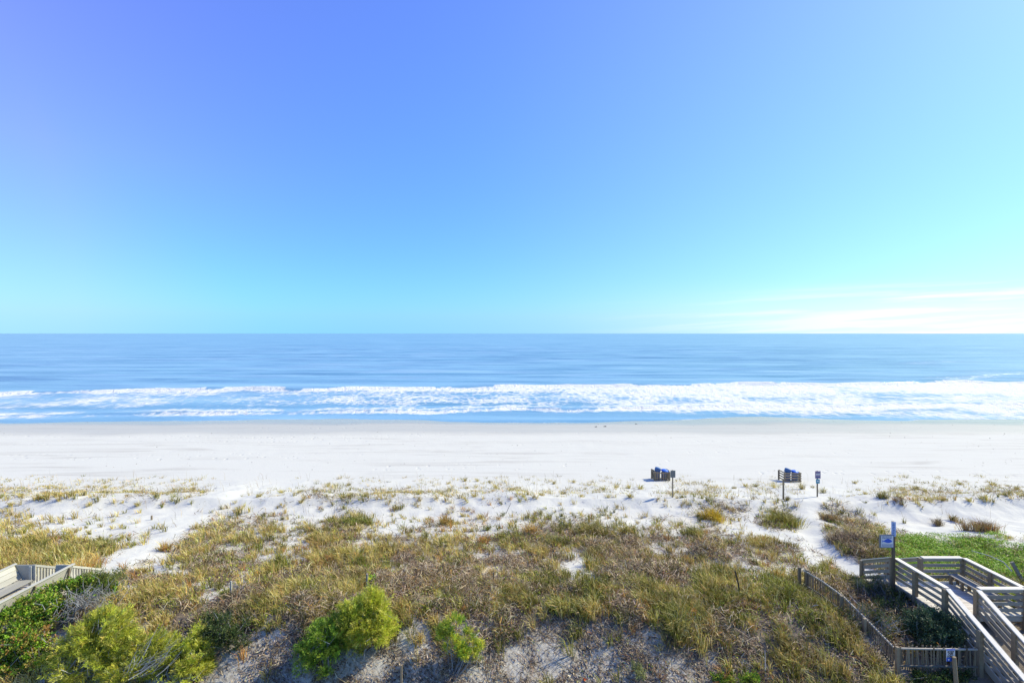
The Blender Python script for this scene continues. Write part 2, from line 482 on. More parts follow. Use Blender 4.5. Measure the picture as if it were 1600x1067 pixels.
def grid_mesh(name, xs, ys, zf, attrs=None):
    X, Y = np.meshgrid(xs, ys)
    Z = zf(X, Y)
    nx, ny = len(xs), len(ys)
    v = np.stack([X, Y, Z], -1).reshape(-1, 3)
    i = (np.arange(ny - 1)[:, None] * nx + np.arange(nx - 1)[None]).ravel()
    loops = np.stack([i, i + 1, i + nx + 1, i + nx], -1).ravel()
    me = raw_mesh(name, v, loops, np.arange(0, len(loops), 4), smooth=True)
    for k, fn in (attrs or {}).items():
        a = me.attributes.new(k, 'FLOAT', 'POINT')
        a.data.foreach_set("value", np.asarray(fn(X, Y), np.float32).ravel())
    return me

gx = np.concatenate([axis(-130, -130, 0.8, -5000, -130)[:-1] if False else -axis(130, 131, 0.7, 130, 5000)[:0:-1], np.arange(-130, -42, 0.7), np.arange(-42, 42, 0.14), np.arange(42, 130, 0.7), axis(130, 131, 0.7, 130, 5000)])
gy = np.concatenate([axis(13, 50, 0.10, -400, 50), np.arange(50.3, 130, 0.33), np.geomspace(131, 420, 20)])
def litter_f(X, Y):
    Yc = np.clip(Y, 12, None)
    l = veg(X, Yc)[..., 5] * (np.abs(X) < 1.3 * Yc + 6)
    return np.where(Y < 12, 0.6, l)
def wet_f(X, Y):
    e = Y + 5.0 * (fbm(X, Y * 0.3, 13, 71, 3) - 0.5)
    return np.clip(0.55 * sstep(74, 80, e) + 0.45 * sstep(86, 91, e), 0, 1)
me = grid_mesh("ground", gx, gy, terrain, {"litter": litter_f, "wet": wet_f,
               "dune": lambda X, Y: (1 - sstep(47, 53, Y))})
g = tag(link("ground", me, mat=M_SAND), "white sand beach rising into a low dune", "sand", kind="structure")

# ------------------------------------------------------------------ sea
def crest_out(x):   return np.interp(x, [-400, -145, 0, 165, 400], [128, 137, 151, 165, 178]) + 4.5 * (fbm(x, x * 0, 30, 81, 3) - 0.5) * 2
def crest_in(x):    return np.interp(x, [-400, -112, -60, 0, 75, 115, 400], [98, 98.5, 102, 108, 113, 116, 118]) + 2.2 * (fbm(x, x * 0, 18, 91, 3) - 0.5) * 2
SW = []
r2 = np.random.default_rng(3)
for k in range(16):
    lam = r2.uniform(7, 26); ang = r2.normal(0.06, 0.10)
    SW.append((2 * np.pi / lam * np.sin(ang), 2 * np.pi / lam * np.cos(ang), r2.uniform(0, 6.28), 0.0058 * lam * r2.uniform(0.6, 1.2)))
def wave(x, y):
    z = 0
    for kx, ky, ph, a in SW:
        z = z + a * np.sin(kx * x + ky * y + ph + 1.6 * fbm(x, y, 60, 101, 2))
    shoal = sstep(96, 135, y)
    amp = shoal * (0.35 + 0.65 * sstep(135, 190, y)) * (1 - sstep(500, 900, y))
    z = z * amp * (0.45 + 1.1 * fbm(x * 0.4, y, 35, 103, 2))
    d = y - crest_out(x)
    hgt = (0.25 + 1.1 * fbm(x, x * 0, 14, 105, 3))
    z = z + hgt * np.where(d > 0, np.exp(-(d / 4.2) ** 2), np.exp(-(d / 1.7) ** 2))
    d = y - crest_in(x)
    h2 = 0.42 * (0.4 + fbm(x, x * 0, 9, 107, 3)) * (0.5 + 0.5 * sstep(-120, -60, x))
    z = z + h2 * np.where(d > 0, np.exp(-(d / 2.6) ** 2), np.exp(-(d / 0.9) ** 2))
    z = z + 0.05 * (fbm(x, y, 2.2, 111, 3) - 0.5) * sstep(97, 104, y) * (1 - sstep(170, 260, y))
    return SEA + z
def foam_f(x, y):
    right = sstep(-40, 120, x)
    gap = fbm(x, y * 0.6, 26, 131, 3)                    # broken into uneven sections
    n9 = fbm(x, y, 9, 113, 4, 0.6)
    d = crest_out(x) - y                     # metres shoreward of the outer crest
    ln = 17 + 32 * right
    body = sstep(-1.2, 1.0, d) * (1 - sstep(0.35 * ln, ln, d + 9 * (n9 - 0.5)))
    f = body * (0.68 + 0.26 * right + 1.1 * (gap - 0.45)) + 0.35 * sstep(-0.8, 0.4, d) * (1 - sstep(1.5, 4.0, d))
    f = np.maximum(f, (0.65 + 0.13 * right + 0.5 * (gap - 0.5)) * sstep(2, 8, d) * (1 - sstep(ln + 10, ln + 34, d)))
    f = f * (0.58 + 0.90 * n9)
    f = f * (1 - 0.8 * np.exp(-((d - 0.6) / 1.3) ** 2) * sstep(0.56, 0.68, fbm(x, x * 0, 11, 137, 3)))
    d2 = crest_in(x) - y
    g2 = fbm(x, y * 0.5, 15, 133, 3)
    f2 = sstep(-1.0, 0.5, d2) * (1 - sstep(1.0, 6.0 + 3 * right, d2 + 4 * (n9 - 0.5))) * (0.58 + 0.2 * right + 0.9 * (g2 - 0.45))
    f2 = np.maximum(f2, 0.75 * sstep(-13, -2, d2) * (1 - sstep(-1.0, 1.0, d2)) * (0.45 + 1.1 * g2))
    f2 = f2 * (0.58 + 0.90 * fbm(x, y, 6, 117, 4, 0.6)) + 0.42 * (0.25 + right) * sstep(0, 2, d2) * (1 - sstep(9, 16, d2))
    # thin lace where the swash runs out on the sand
    depth = SEA - terrain(x, y)
    edge = 0.62 * np.exp(-((depth - 0.015) / 0.03) ** 2) * sstep(0.45, 0.6, vnoise(x, y * 0, 9, 119))
    edge = np.maximum(edge, 0.5 * np.exp(-((depth - 0.16 - 0.1 * vnoise(x, y * 0, 14, 121)) / 0.035) ** 2) * sstep(0.4, 0.7, vnoise(x + 40, y * 0, 22, 123)))
    return np.clip(np.maximum(f, np.maximum(f2, edge)), 0, 1.0)
def water_mat():
    m, t, o = new_mat("sea_water")
    pos = N(t, "ShaderNodeNewGeometry").outputs["Position"]
    sep = N(t, "ShaderNodeSeparateXYZ"); t.links.new(pos, sep.inputs[0])
    foam = N(t, "ShaderNodeAttribute", attribute_name="foam").outputs["Fac"]
    b = N(t, "ShaderNodeBsdfPrincipled")
    body = mixc(t, 0.0, ramp(t, noise(t, mapping(t, pos, (0.010, 0.085, 1)), 1.0, 6, 0.66, 0.5), [(0.34, (0.105, 0.245, 0.400)), (0.50, (0.175, 0.345, 0.515)), (0.66, (0.260, 0.440, 0.600))]), (0.175, 0.345, 0.515))
    t.links.new(body, b.inputs["Base Color"])
    b.inputs["Roughness"].default_value = 0.33
    b.inputs["IOR"].default_value = 1.33
    n1 = noise(t, mapping(t, pos, (0.35, 1.0, 1)), 1.1, 4, 0.6, 0.3)
    n2 = noise(t, mapping(t, pos, (0.05, 0.22, 1)), 1.0, 4, 0.55, 0.4)
    n3 = noise(t, mapping(t, pos, (0.012, 0.075, 1)), 1.0, 5, 0.65, 0.6)
    h = mathn(t, 'ADD', mathn(t, 'ADD', mathn(t, 'MULTIPLY', n1, 0.5), mathn(t, 'MULTIPLY', n3, 1.7)), mathn(t, 'MULTIPLY', n2, 0.85))
    bp = bump(t, h, 0.6, 0.55)
    t.links.new(bp.outputs[0], b.inputs["Normal"])
    # foam: lacy cells torn out of a solid mass
    fn1 = noise(t, mapping(t, pos, (0.62, 0.34, 1)), 1.0, 6, 0.72, 0.9)
    fn2 = noise(t, mapping(t, pos, (0.16, 0.12, 1)), 1.0, 4, 0.6, 0.8)
    vo = N(t, "ShaderNodeTexVoronoi", feature='DISTANCE_TO_EDGE')
    t.links.new(mapping(t, pos, (0.5, 0.28, 1)), vo.inputs["Vector"]); vo.inputs["Scale"].default_value = 1.0
    cell = mathn(t, 'SUBTRACT', 1.0, mathn(t, 'MULTIPLY', vo.outputs["Distance"], 2.6), clamp=True)
    thr = mathn(t, 'ADD', mathn(t, 'MULTIPLY', fn1, 0.55), mathn(t, 'MULTIPLY', fn2, 0.35))
    thr = mathn(t, 'ADD', thr, mathn(t, 'MULTIPLY', mathn(t, 'SUBTRACT', 1.0, cell), 0.25))
    ff = mathn(t, 'MULTIPLY', mathn(t, 'SUBTRACT', mathn(t, 'ADD', foam, 0.02), thr), 3.6, clamp=True)
    fb = N(t, "ShaderNodeBsdfPrincipled")
    fb.inputs["Base Color"].default_value = (0.76, 0.78, 0.80, 1)
    fb.inputs["Roughness"].default_value = 0.8
    fbp = bump(t, fn1, 1.0, 1.2)
    t.links.new(fbp.outputs[0], fb.inputs["Normal"])
    mx = N(t, "ShaderNodeMixShader")
    t.links.new(ff, mx.inputs[0]); t.links.new(b.outputs[0], mx.inputs[1]); t.links.new(fb.outputs[0], mx.inputs[2])
    t.links.new(mx.outputs[0], o.inputs[0])
    return m
wx = axis(-190, 215, 0.55, -90000, 90000, 1.25)
wy = np.concatenate([np.arange(86, 175, 0.42), np.geomspace(175.5, 900, 330), np.geomspace(930, 120000, 60)])
me = grid_mesh("water", wx, wy, wave, {"foam": foam_f})
tag(link("water", me, mat=water_mat()), "blue sea with two lines of white breakers", "sea", kind="structure")

# ------------------------------------------------------------------ foliage builders
class Strips:
    """many thin tapering blades, twigs or leaves collected for ONE mesh"""
    def __init__(s):
        s.v, s.c, s.n5, s.d = [], [], 0, []
    def blades(s, root, d0, d1, length, width, col, side=None):
        """root Nx3, d0 first direction, d1 tip direction, per-blade length, width, colour"""
        n = len(root)
        if n == 0: return
        length = np.broadcast_to(np.asarray(length, float), (n,))[:, None]
        width = np.broadcast_to(np.asarray(width, float), (n,))[:, None]
        if side is None:
            a = rng.uniform(0, 2 * np.pi, n)
            side = np.stack([np.cos(a), np.sin(a), np.zeros(n)], 1)
        side = side - d0 * (side * d0).sum(1, keepdims=True)
        side /= np.linalg.norm(side, axis=1, keepdims=True) + 1e-9
        mid = root + d0 * length * 0.55
        tip = mid + d1 * length * 0.45
        v = np.stack([root - side * width * 0.5, root + side * width * 0.5,
                      mid - side * width * 0.42, mid + side * width * 0.42, tip], 1)
        s.v.append(v.reshape(-1, 3))
        c = np.broadcast_to(col, (n, 3))
        s.c.append(np.repeat(c, 5, 0))
        s.n5 += n
    def leaves(s, base, d, nrm, length, width, col):
        """diamond leaves"""
        n = len(base)
        if n == 0: return
        length = np.broadcast_to(np.asarray(length, float), (n,))[:, None]
        width = np.broadcast_to(np.asarray(width, float), (n,))[:, None]
        sd = np.cross(d, nrm); sd /= np.linalg.norm(sd, axis=1, keepdims=True) + 1e-9
        v = np.stack([base, base + d * length * 0.5 + sd * width * 0.5, base + d * length, base + d * length * 0.5 - sd * width * 0.5], 1)
        s.d.append((v.reshape(-1, 3), np.repeat(np.broadcast_to(col, (n, 3)), 4, 0)))
    def mesh(s, name):
        V, C, loops, starts = [], [], [], []
        if s.n5:
            V.append(np.concatenate(s.v)); C.append(np.concatenate(s.c))
            b = np.arange(s.n5)[:, None] * 5
            loops.append((b + np.array([[0, 1, 3, 2, 2, 3, 4]])).ravel())
            st = (np.arange(s.n5)[:, None] * 7 + np.array([[0, 4]])).ravel()
            starts.append(st)
        off = s.n5 * 5; lo = s.n5 * 7
        for v, c in s.d:
            n = len(v) // 4
            V.append(v); C.append(c)
            loops.append(off + np.arange(n * 4)); starts.append(lo + np.arange(n) * 4)
            off += n * 4; lo += n * 4
        return raw_mesh(name, np.concatenate(V), np.concatenate(loops), np.concatenate(starts), np.concatenate(C))

def unit(a):
    return a / (np.linalg.norm(a, axis=1, keepdims=True) + 1e-9)

def pick(pal, n, jit=0.18):
    pal = np.array(pal)
    c = pal[rng.integers(0, len(pal), n)]
    return np.clip(c * (1 + rng.normal(0, jit, (n, 1))) * (1 + rng.normal(0, 0.05, (n, 3))), 0.004, 0.9)

GOLD = [(0.62, 0.48, 0.20), (0.48, 0.38, 0.12), (0.38, 0.32, 0.08), (0.68, 0.56, 0.28), (0.30, 0.28, 0.06), (0.46, 0.30, 0.10)]
OLIVE = [(0.18, 0.19, 0.028), (0.26, 0.25, 0.045), (0.12, 0.13, 0.022), (0.38, 0.34, 0.10), (0.50, 0.43, 0.21), (0.07, 0.08, 0.018)]
BROWN = [(0.28, 0.21, 0.135), (0.15, 0.112, 0.075), (0.42, 0.33, 0.22), (0.09, 0.066, 0.045), (0.56, 0.47, 0.34), (0.23, 0.165, 0.10)]
RUST = [(0.42, 0.21, 0.06), (0.50, 0.28, 0.08), (0.32, 0.15, 0.05), (0.52, 0.37, 0.14)]
GREEN = [(0.13, 0.27, 0.018), (0.20, 0.36, 0.025), (0.075, 0.16, 0.018), (0.28, 0.40, 0.035), (0.33, 0.35, 0.06)]
LIME = [(0.54, 0.56, 0.06), (0.62, 0.62, 0.09), (0.44, 0.48, 0.045), (0.66, 0.62, 0.14), (0.30, 0.36, 0.04)]
MIDGREEN = [(0.22, 0.36, 0.04), (0.30, 0.45, 0.05), (0.14, 0.24, 0.03), (0.38, 0.48, 0.06)]
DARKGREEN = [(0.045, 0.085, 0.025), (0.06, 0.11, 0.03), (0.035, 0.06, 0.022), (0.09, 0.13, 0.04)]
GREY = [(0.28, 0.26, 0.24), (0.22, 0.20, 0.18), (0.36, 0.34, 0.31), (0.17, 0.15, 0.14)]

def tufts(st, cx, cy, nb, rad, h, wid, pal, lean=0.35, jit=0.18, wind=(-0.18, -0.08), zoff=-0.02):
    """grass tufts: arrays of centres, blades per tuft"""
    n = len(cx)
    if n == 0: return
    idx = np.repeat(np.arange(n), nb)
    m = len(idx)
    r = np.abs(rng.normal(0, 0.6, m)) * np.broadcast_to(rad, (n,))[idx]
    a = rng.uniform(0, 2 * np.pi, m)
    x = cx[idx] + r * np.cos(a); y = cy[idx] + r * np.sin(a)
    z = terrain(x, y) + zoff
    out = np.stack([np.cos(a), np.sin(a), np.zeros(m)], 1)
    ln = lean * rng.uniform(0.3, 1.6, m)[:, None]
    d0 = unit(np.array([0, 0, 1.0]) + out * ln * 0.6 + np.array([wind[0], wind[1], 0]) * 0.6 + rng.normal(0, 0.10, (m, 3)))
    d1 = unit(d0 + out * ln * 1.3 + np.array([wind[0], wind[1], -0.35]) * 1.2 + rng.normal(0, 0.22, (m, 3)))
    L = np.broadcast_to(h, (n,))[idx] * rng.uniform(0.55, 1.2, m)
    tone = (0.62 + 0.95 * fbm(cx, cy, 0.9, 311, 2)) * rng.uniform(0.75, 1.25, n)
    st.blades(np.stack([x, y, z], 1), d0, d1, L, np.broadcast_to(wid, (n,))[idx] * rng.uniform(0.7, 1.3, m), np.clip(pick(pal, m, jit) * tone[idx][:, None], 0.004, 0.85))

def sample_zone(y0, y1, dens):
    area = 1.12 * (y1 ** 2 - y0 ** 2) + 2 * 3.0 * (y1 - y0)
    n = int(area * dens)
    y = np.sqrt(rng.uniform(y0 ** 2, y1 ** 2, n))
    x = rng.uniform(-1, 1, n) * (1.12 * y + 3.0)
    return x, y

def clear_of(x, y):
    """keep boards, stairs and trodden sand free of grass"""
    ok = ~((x > 17.45) & (x < 21.1) & (y > 15.5) & (y < 22.4))
    ok &= ~((x > 17.5) & (x < 19.1) & (y >= 22.3) & (y < 24.6))
    ok &= ~((x > -22.9) & (x < -19.5) & (y < 21.9))
    ok &= ~((x > -21.9) & (x < -20.3) & (y < 24.1))
    # the strips along the picket fences are kept short
    d = np.abs(x - np.interp(y, [18.1, 19.3, 20.3, 22.6], [14.45, 14.22, 14.05, 13.72]))
    ok &= ~((d < 0.45) & (y > 17.6) & (y < 22.8) & (rng.uniform(0, 1, len(x)) < 0.85))
    ok &= ~((x > 14.2) & (x < 17.7) & (y > 16.2) & (y < 18.5))
    return ok

def patchy(x, y, d, sc, seed):
    return rng.uniform(0, 1, len(x)) < np.clip(d * (0.12 + 1.75 * sstep(0.40, 0.58, fbm(x, y, sc, seed, 3)) * (0.30 + 1.2 * sstep(0.34, 0.60, vnoise(x, y, 0.62, seed + 5)))), 0, 1)

# dune grass: one carpet nobody could count
grass = Strips(); brush = Strips(); cover = Strips(); debris = Strips()
for (y0, y1, dt, nb, h, wd) in ((14, 22, 14.0, 32, 0.60, 0.020), (22, 31, 9.5, 25, 0.58, 0.024), (31, 40, 4.6, 18, 0.52, 0.028), (40, 52, 6.5, 11, 0.34, 0.022)):
    for kind, ch, pal, hs, sd in (('gold', 0, GOLD, 1.0, 201), ('olive', 1, OLIVE, 1.0, 211), ('rust', 4, RUST, 0.9, 221)):
        x, y = sample_zone(y0, y1, dt)
        d = veg(x, y)[:, ch]
        k = patchy(x, y, d * (1.0 if ch < 4 else 0.8), 1.5 if y0 < 31 else 1.1, sd) & clear_of(x, y)
        x, y = x[k], y[k]
        hh = h * hs * (0.30 + 1.25 * fbm(x, y, 1.5, 231, 2)) * rng.uniform(0.7, 1.25, len(x))
        tufts(grass, x, y, nb, 0.20 if y0 < 40 else 0.34, hh, wd, pal, 0.35 if y0 < 40 else 0.6)
# long seed stalks standing out of the dune grass along the beach side
x, y = sample_zone(34, 51, 0.9)
k = (rng.uniform(0, 1, len(x)) < 0.20 + 0.8 * veg(x, y, False)[:, 0]) & (x < 40)
k &= ~((x > -21) & (x < -17.5)) 
x, y = x[k], y[k]
tufts(grass, x, y, 2, 0.15, rng.uniform(0.8, 1.35, len(x)), 0.014, [(0.40, 0.31, 0.18), (0.30, 0.24, 0.15), (0.45, 0.36, 0.2)], 0.12)
# dead tangled brush: low arching twigs in every direction
for (y0, y1, dn, L, wd) in ((14, 22, 700, 0.36, 0.016), (22, 31, 430, 0.42, 0.020), (31, 46, 110, 0.44, 0.026)):
    x, y = sample_zone(y0, y1, dn)
    m = veg(x, y)
    d = m[:, 2]
    k = patchy(x, y, d, 1.2, 241) & clear_of(x, y)
    x, y, d = x[k], y[k], d[k]
    n = len(x)
    a = rng.uniform(0, 2 * np.pi, n)
    up = rng.uniform(0.0, 1.1, n)
    hz = np.stack([np.cos(a), np.sin(a), np.zeros(n)], 1)
    d0 = unit(hz + np.array([0, 0, 1.0]) * up[:, None] + rng.normal(0, 0.2, (n, 3)))
    d1 = unit(hz * 1.0 + np.array([0, 0, -0.55]) * rng.uniform(0.2, 1.4, n)[:, None] + rng.normal(0, 0.35, (n, 3)))
    lift = rng.uniform(0, 1, n) ** 1.5 * 0.50 * sstep(0.2, 0.9, d) * (0.3 + 1.3 * fbm(x, y, 1.4, 251, 2))
    z = terrain(x, y) + 0.01 + lift
    tone = np.where((m[k][:, 4] * 2 > rng.uniform(0, 1, n))[:, None], pick(RUST, n), pick(BROWN, n, 0.25))
    brush.blades(np.stack([x, y, z], 1), d0, d1, L * rng.uniform(0.5, 1.6, n), wd * rng.uniform(0.6, 1.4, n), tone)
# small weedy leaves scattered through grass and brush
for (y0, y1, dn, ls) in ((14, 22, 150, 0.05), (22, 31, 60, 0.07), (31, 40, 18, 0.09)):
    x, y = sample_zone(y0, y1, dn)
    m = veg(x, y)
    k = patchy(x, y, np.clip(m[:, 1] * 0.9 + m[:, 2] * 0.12, 0, 1), 0.9, 261) & clear_of(x, y)
    x, y = x[k], y[k]; n = len(x)
    z = terrain(x, y) + rng.uniform(0.03, 0.42, n)
    d = unit(rng.normal(0, 1, (n, 3)) + np.array([0, 0, 0.4])); nr = unit(rng.normal(0, 1, (n, 3)) + np.array([0, 0, 0.8]))
    grass.leaves(np.stack([x, y, z], 1), d, nr, ls * rng.uniform(0.7, 1.6, n), ls * 0.6 * rng.uniform(0.7, 1.3, n), pick(GREEN + LIME[:3] + [(0.30, 0.30, 0.07)], n))
# bark chips, fallen leaves and broken stems lying flat
for (y0, y1, dn, L) in ((13.5, 20.5, 700, 0.070), (20.5, 31, 170, 0.10), (31, 47, 16, 0.14)):
    x, y = sample_zone(y0, y1, dn)
    d = veg(x, y)[:, 5]
    k = patchy(x, y, d, 0.7, 271) & clear_of(x, y)
    x, y = x[k], y[k]; n = len(x)
    a = rng.normal(-0.75, 0.7, n)
    d0 = unit(np.stack([np.cos(a), np.sin(a), rng.normal(0, 0.22, n)], 1))
    z = terrain(x, y) + rng.uniform(0.004, 0.03, n)
    debris.leaves(np.stack([x, y, z], 1), d0, unit(rng.normal(0, 0.45, (n, 3)) + np.array([0, 0, 1.0])), L * rng.uniform(0.4, 3.0, n), 0.018 * rng.uniform(0.5, 1.9, n) * (1 + L * 5), pick(BROWN + [(0.12, 0.09, 0.07), (0.26, 0.20, 0.15), (0.42, 0.36, 0.30)], n, 0.25))
# glossy green creeper beyond the right boardwalk
x, y = sample_zone(22, 32, 1300)
m = veg(x, y)
k = (x > 15) & (rng.uniform(0, 1, len(x)) < m[:, 3] * (0.35 + 1.0 * sstep(0.30, 0.52, fbm(x, y, 0.9, 281, 3)))) & clear_of(x, y)
x, y = x[k], y[k]; n = len(x)
hgt = 0.05 + 0.42 * fbm(x, y, 0.75, 283, 3)
z = terrain(x, y) + hgt * rng.uniform(0.55, 1.05, n)
nr = unit(rng.normal(0, 0.55, (n, 3)) + np.array([0.1, 0, 0.9]))
d = unit(np.cross(nr, rng.normal(0, 1, (n, 3))))
cover.leaves(np.stack([x, y, z], 1), d, nr, 0.075 * rng.uniform(0.6, 1.5, n), 0.045 * rng.uniform(0.7, 1.3, n), pick([(0.17, 0.36, 0.02), (0.26, 0.46, 0.03), (0.11, 0.23, 0.018), (0.34, 0.48, 0.04), (0.36, 0.38, 0.07)], n, 0.25))

# shell bits and weed scraps strewn over the flat beach
bits = Strips(); n = 700
y = rng.uniform(54, 92, n); x = rng.uniform(-1.1, 1.1, n) * y
k = (fbm(x, y * 3, 14, 411, 2) > 0.48) | (rng.uniform(0, 1, n) < 0.15); x, y = x[k], y[k]; n = len(x)
a = rng.uniform(0, 6.28, n); sz = rng.uniform(0.05, 0.16, n)
bits.leaves(np.stack([x, y, terrain(x, y) + 0.012], 1), unit(np.stack([np.cos(a), np.sin(a), rng.uniform(0, 0.5, n)], 1)), unit(rng.normal(0, 0.5, (n, 3)) + np.array([0, 0, 1.0])), sz, sz * 0.7, pick([(0.16, 0.13, 0.10), (0.25, 0.22, 0.18), (0.10, 0.085, 0.07)], n))
tag(link("beach_debris", bits.mesh("beach_debris"), mat=M_TWIG), "tiny dark shell and weed scraps strewn over the flat beach", "beach debris", kind="stuff")
tag(link("dune_grass", grass.mesh("dune_grass"), mat=M_GRASS), "golden and olive dune grass growing over the white sand", "grass", kind="stuff")
tag(link("dead_brush", brush.mesh("dead_brush"), mat=M_TWIG), "grey brown tangle of dead stems over the dune", "dead brush", kind="stuff")
tag(link("plant_litter", debris.mesh("plant_litter"), mat=M_TWIG), "brown bark chips and dead leaves scattered on the sandy slope", "litter", kind="stuff")
tag(link("ground_cover", cover.mesh("ground_cover"), mat=M_WAXY), "glossy green creeper spread behind the right boardwalk", "ground cover", kind="stuff")

# ------------------------------------------------------------------ solid shapes
class MB:
    """boxes, tubes and turned shapes collected for ONE mesh"""
    def __init__(s): s.v, s.f, s.c = [], [], []
    def add(s, vs, fs, shade=None):
        o = len(s.v)
        if shade is None: shade = random.uniform(0.78, 1.18)
        s.v += [tuple(v) for v in vs]; s.f += [tuple(i + o for i in f) for f in fs]
        s.c += [(shade, shade, shade)] * len(vs)
    def box(s, a, b, shade=None):
        (x0, y0, z0), (x1, y1, z1) = a, b
        s.add([(x0, y0, z0), (x1, y0, z0), (x1, y1, z0), (x0, y1, z0), (x0, y0, z1), (x1, y0, z1), (x1, y1, z1), (x0, y1, z1)],
              [(3, 2, 1, 0), (4, 5, 6, 7), (0, 1, 5, 4), (1, 2, 6, 5), (2, 3, 7, 6), (3, 0, 4, 7)], shade)
    def beam(s, p, q, wid, hgt, up=(0, 0, 1), shade=None):
        p, q = Vector(p), Vector(q)
        d = (q - p).normalized(); u = Vector(up)
        sd = d.cross(u).normalized(); u = sd.cross(d).normalized()
        vs = []
        for e in (p, q):
            for a, b in ((-1, -1), (1, -1), (1, 1), (-1, 1)):
                vs.append(e + sd * (a * wid / 2) + u * (b * hgt / 2))
        s.add(vs, [(3, 2, 1, 0), (4, 5, 6, 7), (0, 1, 5, 4), (1, 2, 6, 5), (2, 3, 7, 6), (3, 0, 4, 7)], shade)
    def tube(s, pts, radii, seg=6, shade=None, cap=True):
        pts = [Vector(p) for p in pts]
        n = len(pts); vs = []; fs = []
        for i, p in enumerate(pts):
            d = (pts[min(i + 1, n - 1)] - pts[max(i - 1, 0)]).normalized()
            a = d.orthogonal().normalized() if i == 0 else (a - d * a.dot(d)).normalized()
            b = d.cross(a)
            r = radii if isinstance(radii, (int, float)) else radii[i]
            for k in range(seg):
                t = 2 * math.pi * k / seg
                vs.append(p + (a * math.cos(t) + b * math.sin(t)) * r)
        for i in range(n - 1):
            for k in range(seg):
                fs.append((i * seg + k, i * seg + (k + 1) % seg, (i + 1) * seg + (k + 1) % seg, (i + 1) * seg + k))
        if cap:
            fs.append(tuple(range(seg))[::-1]); fs.append(tuple((n - 1) * seg + k for k in range(seg)))
        s.add(vs, fs, shade)
    def lathe(s, prof, seg=20, mat=None, shade=1.0):
        vs, fs = [], []
        for r, z in prof:
            for k in range(seg):
                t = 2 * math.pi * k / seg
                v = Vector((r * math.cos(t), r * math.sin(t), z))
                vs.append(mat @ v if mat else v)
        n = len(prof)
        for i in range(n - 1):
            for k in range(seg):
                fs.append((i * seg + k, i * seg + (k + 1) % seg, (i + 1) * seg + (k + 1) % seg, (i + 1) * seg + k))
        fs.append(tuple(range(seg))[::-1]); fs.append(tuple((n - 1) * seg + k for k in range(seg)))
        s.add(vs, fs, shade)
    def build(s, name, mat, parent=None, bevel=0.0, smooth=False):
        me = bpy.data.meshes.new(name)
        off = Vector((0, 0, 0))
        if parent is not None:
            q = parent
            while q is not None:
                off += q.location; q = q.parent
        me.from_pydata([tuple(Vector(v) - off) for v in s.v], [], s.f)
        a = me.attributes.new("col", 'FLOAT_COLOR', 'POINT')
        a.data.foreach_set("color", np.concatenate([np.array(s.c), np.ones((len(s.c), 1))], 1).astype(np.float32).ravel())
        if smooth:
            for p in me.polygons: p.use_smooth = True
        me.update()
        o = link(name, me, parent, mat)
        if bevel:
            m = o.modifiers.new("bevel", 'BEVEL'); m.width = bevel; m.segments = 1; m.limit_method = 'ANGLE'
        return o

def thing(name, loc, label, cat, group=None):
    return tag(empty(name, loc), label, cat, group)

def strips_part(st, name, mat, parent):
    me = st.mesh(name)
    co = np.empty(len(me.vertices) * 3, np.float32); me.vertices.foreach_get("co", co)
    co = co.reshape(-1, 3) - np.array(parent.location, np.float32)
    me.vertices.foreach_set("co", co.ravel()); me.update()
    return link(name, me, parent, mat)

# ------------------------------------------------------------------ right boardwalk
XL, XS, XR, YN, YF, ZD, ZR = 17.68, 18.97, 20.95, 19.6, 22.3, 4.0, 5.1
bw = thing("boardwalk", (XL, YN, ground(XL, YN)), "grey weathered boardwalk landing with two stair flights and slatted railings beside the green creeper", "boardwalk")
mb = MB()
y = YN
while y < YF - 0.02:
    mb.box((XL - 0.06, y + 0.004, ZD - 0.04), (XR + 0.06, min(y + 0.136, YF), ZD)); y += 0.142
mb.c = [tuple(min(2.6, v * 2.2) for v in c) for c in mb.c]  # deck boards lightened, part of their sunlit brightness put into the colour
mb.build("deck", M_WOOD, bw)
mb = MB()
for x in (XL - 0.02, (XL + XR) / 2, XR + 0.02):
    mb.beam((x, YN + 0.02, ZD - 0.15), (x, YF - 0.02, ZD - 0.15), 0.045, 0.21)
for yy_ in (YN + 0.05, YF - 0.05):
    mb.beam((XL + 0.03, yy_, ZD - 0.17), (XR - 0.03, yy_, ZD - 0.17), 0.045, 0.19)
mb.build("joist", M_WOOD, bw)
def post(x, y, ztop, par, mat=M_OLDWOOD, w_=0.16):
    m = MB(); m.box((x - w_ / 2, y - w_ / 2, ground(x, y) - 0.25), (x + w_ / 2, y + w_ / 2, ztop)); m.build("post", mat, par, 0.008)
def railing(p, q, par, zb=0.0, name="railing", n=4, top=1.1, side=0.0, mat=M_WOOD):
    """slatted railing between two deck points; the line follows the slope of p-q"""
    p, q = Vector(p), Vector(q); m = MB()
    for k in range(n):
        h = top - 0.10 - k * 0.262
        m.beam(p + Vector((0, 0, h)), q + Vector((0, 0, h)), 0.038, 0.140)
    m.beam(p + Vector((0, 0, top + 0.003)), q + Vector((0, 0, top + 0.003)), 0.20, 0.04, shade=2.7)  # cap coloured far paler than the boards, its sunlit top painted in
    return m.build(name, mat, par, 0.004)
SL = 0.53
stair = lambda x, y: (x, y, ZD - SL * (YN - y))
seas = lambda x, y: (x, y, ZD - SL * (y - YF))
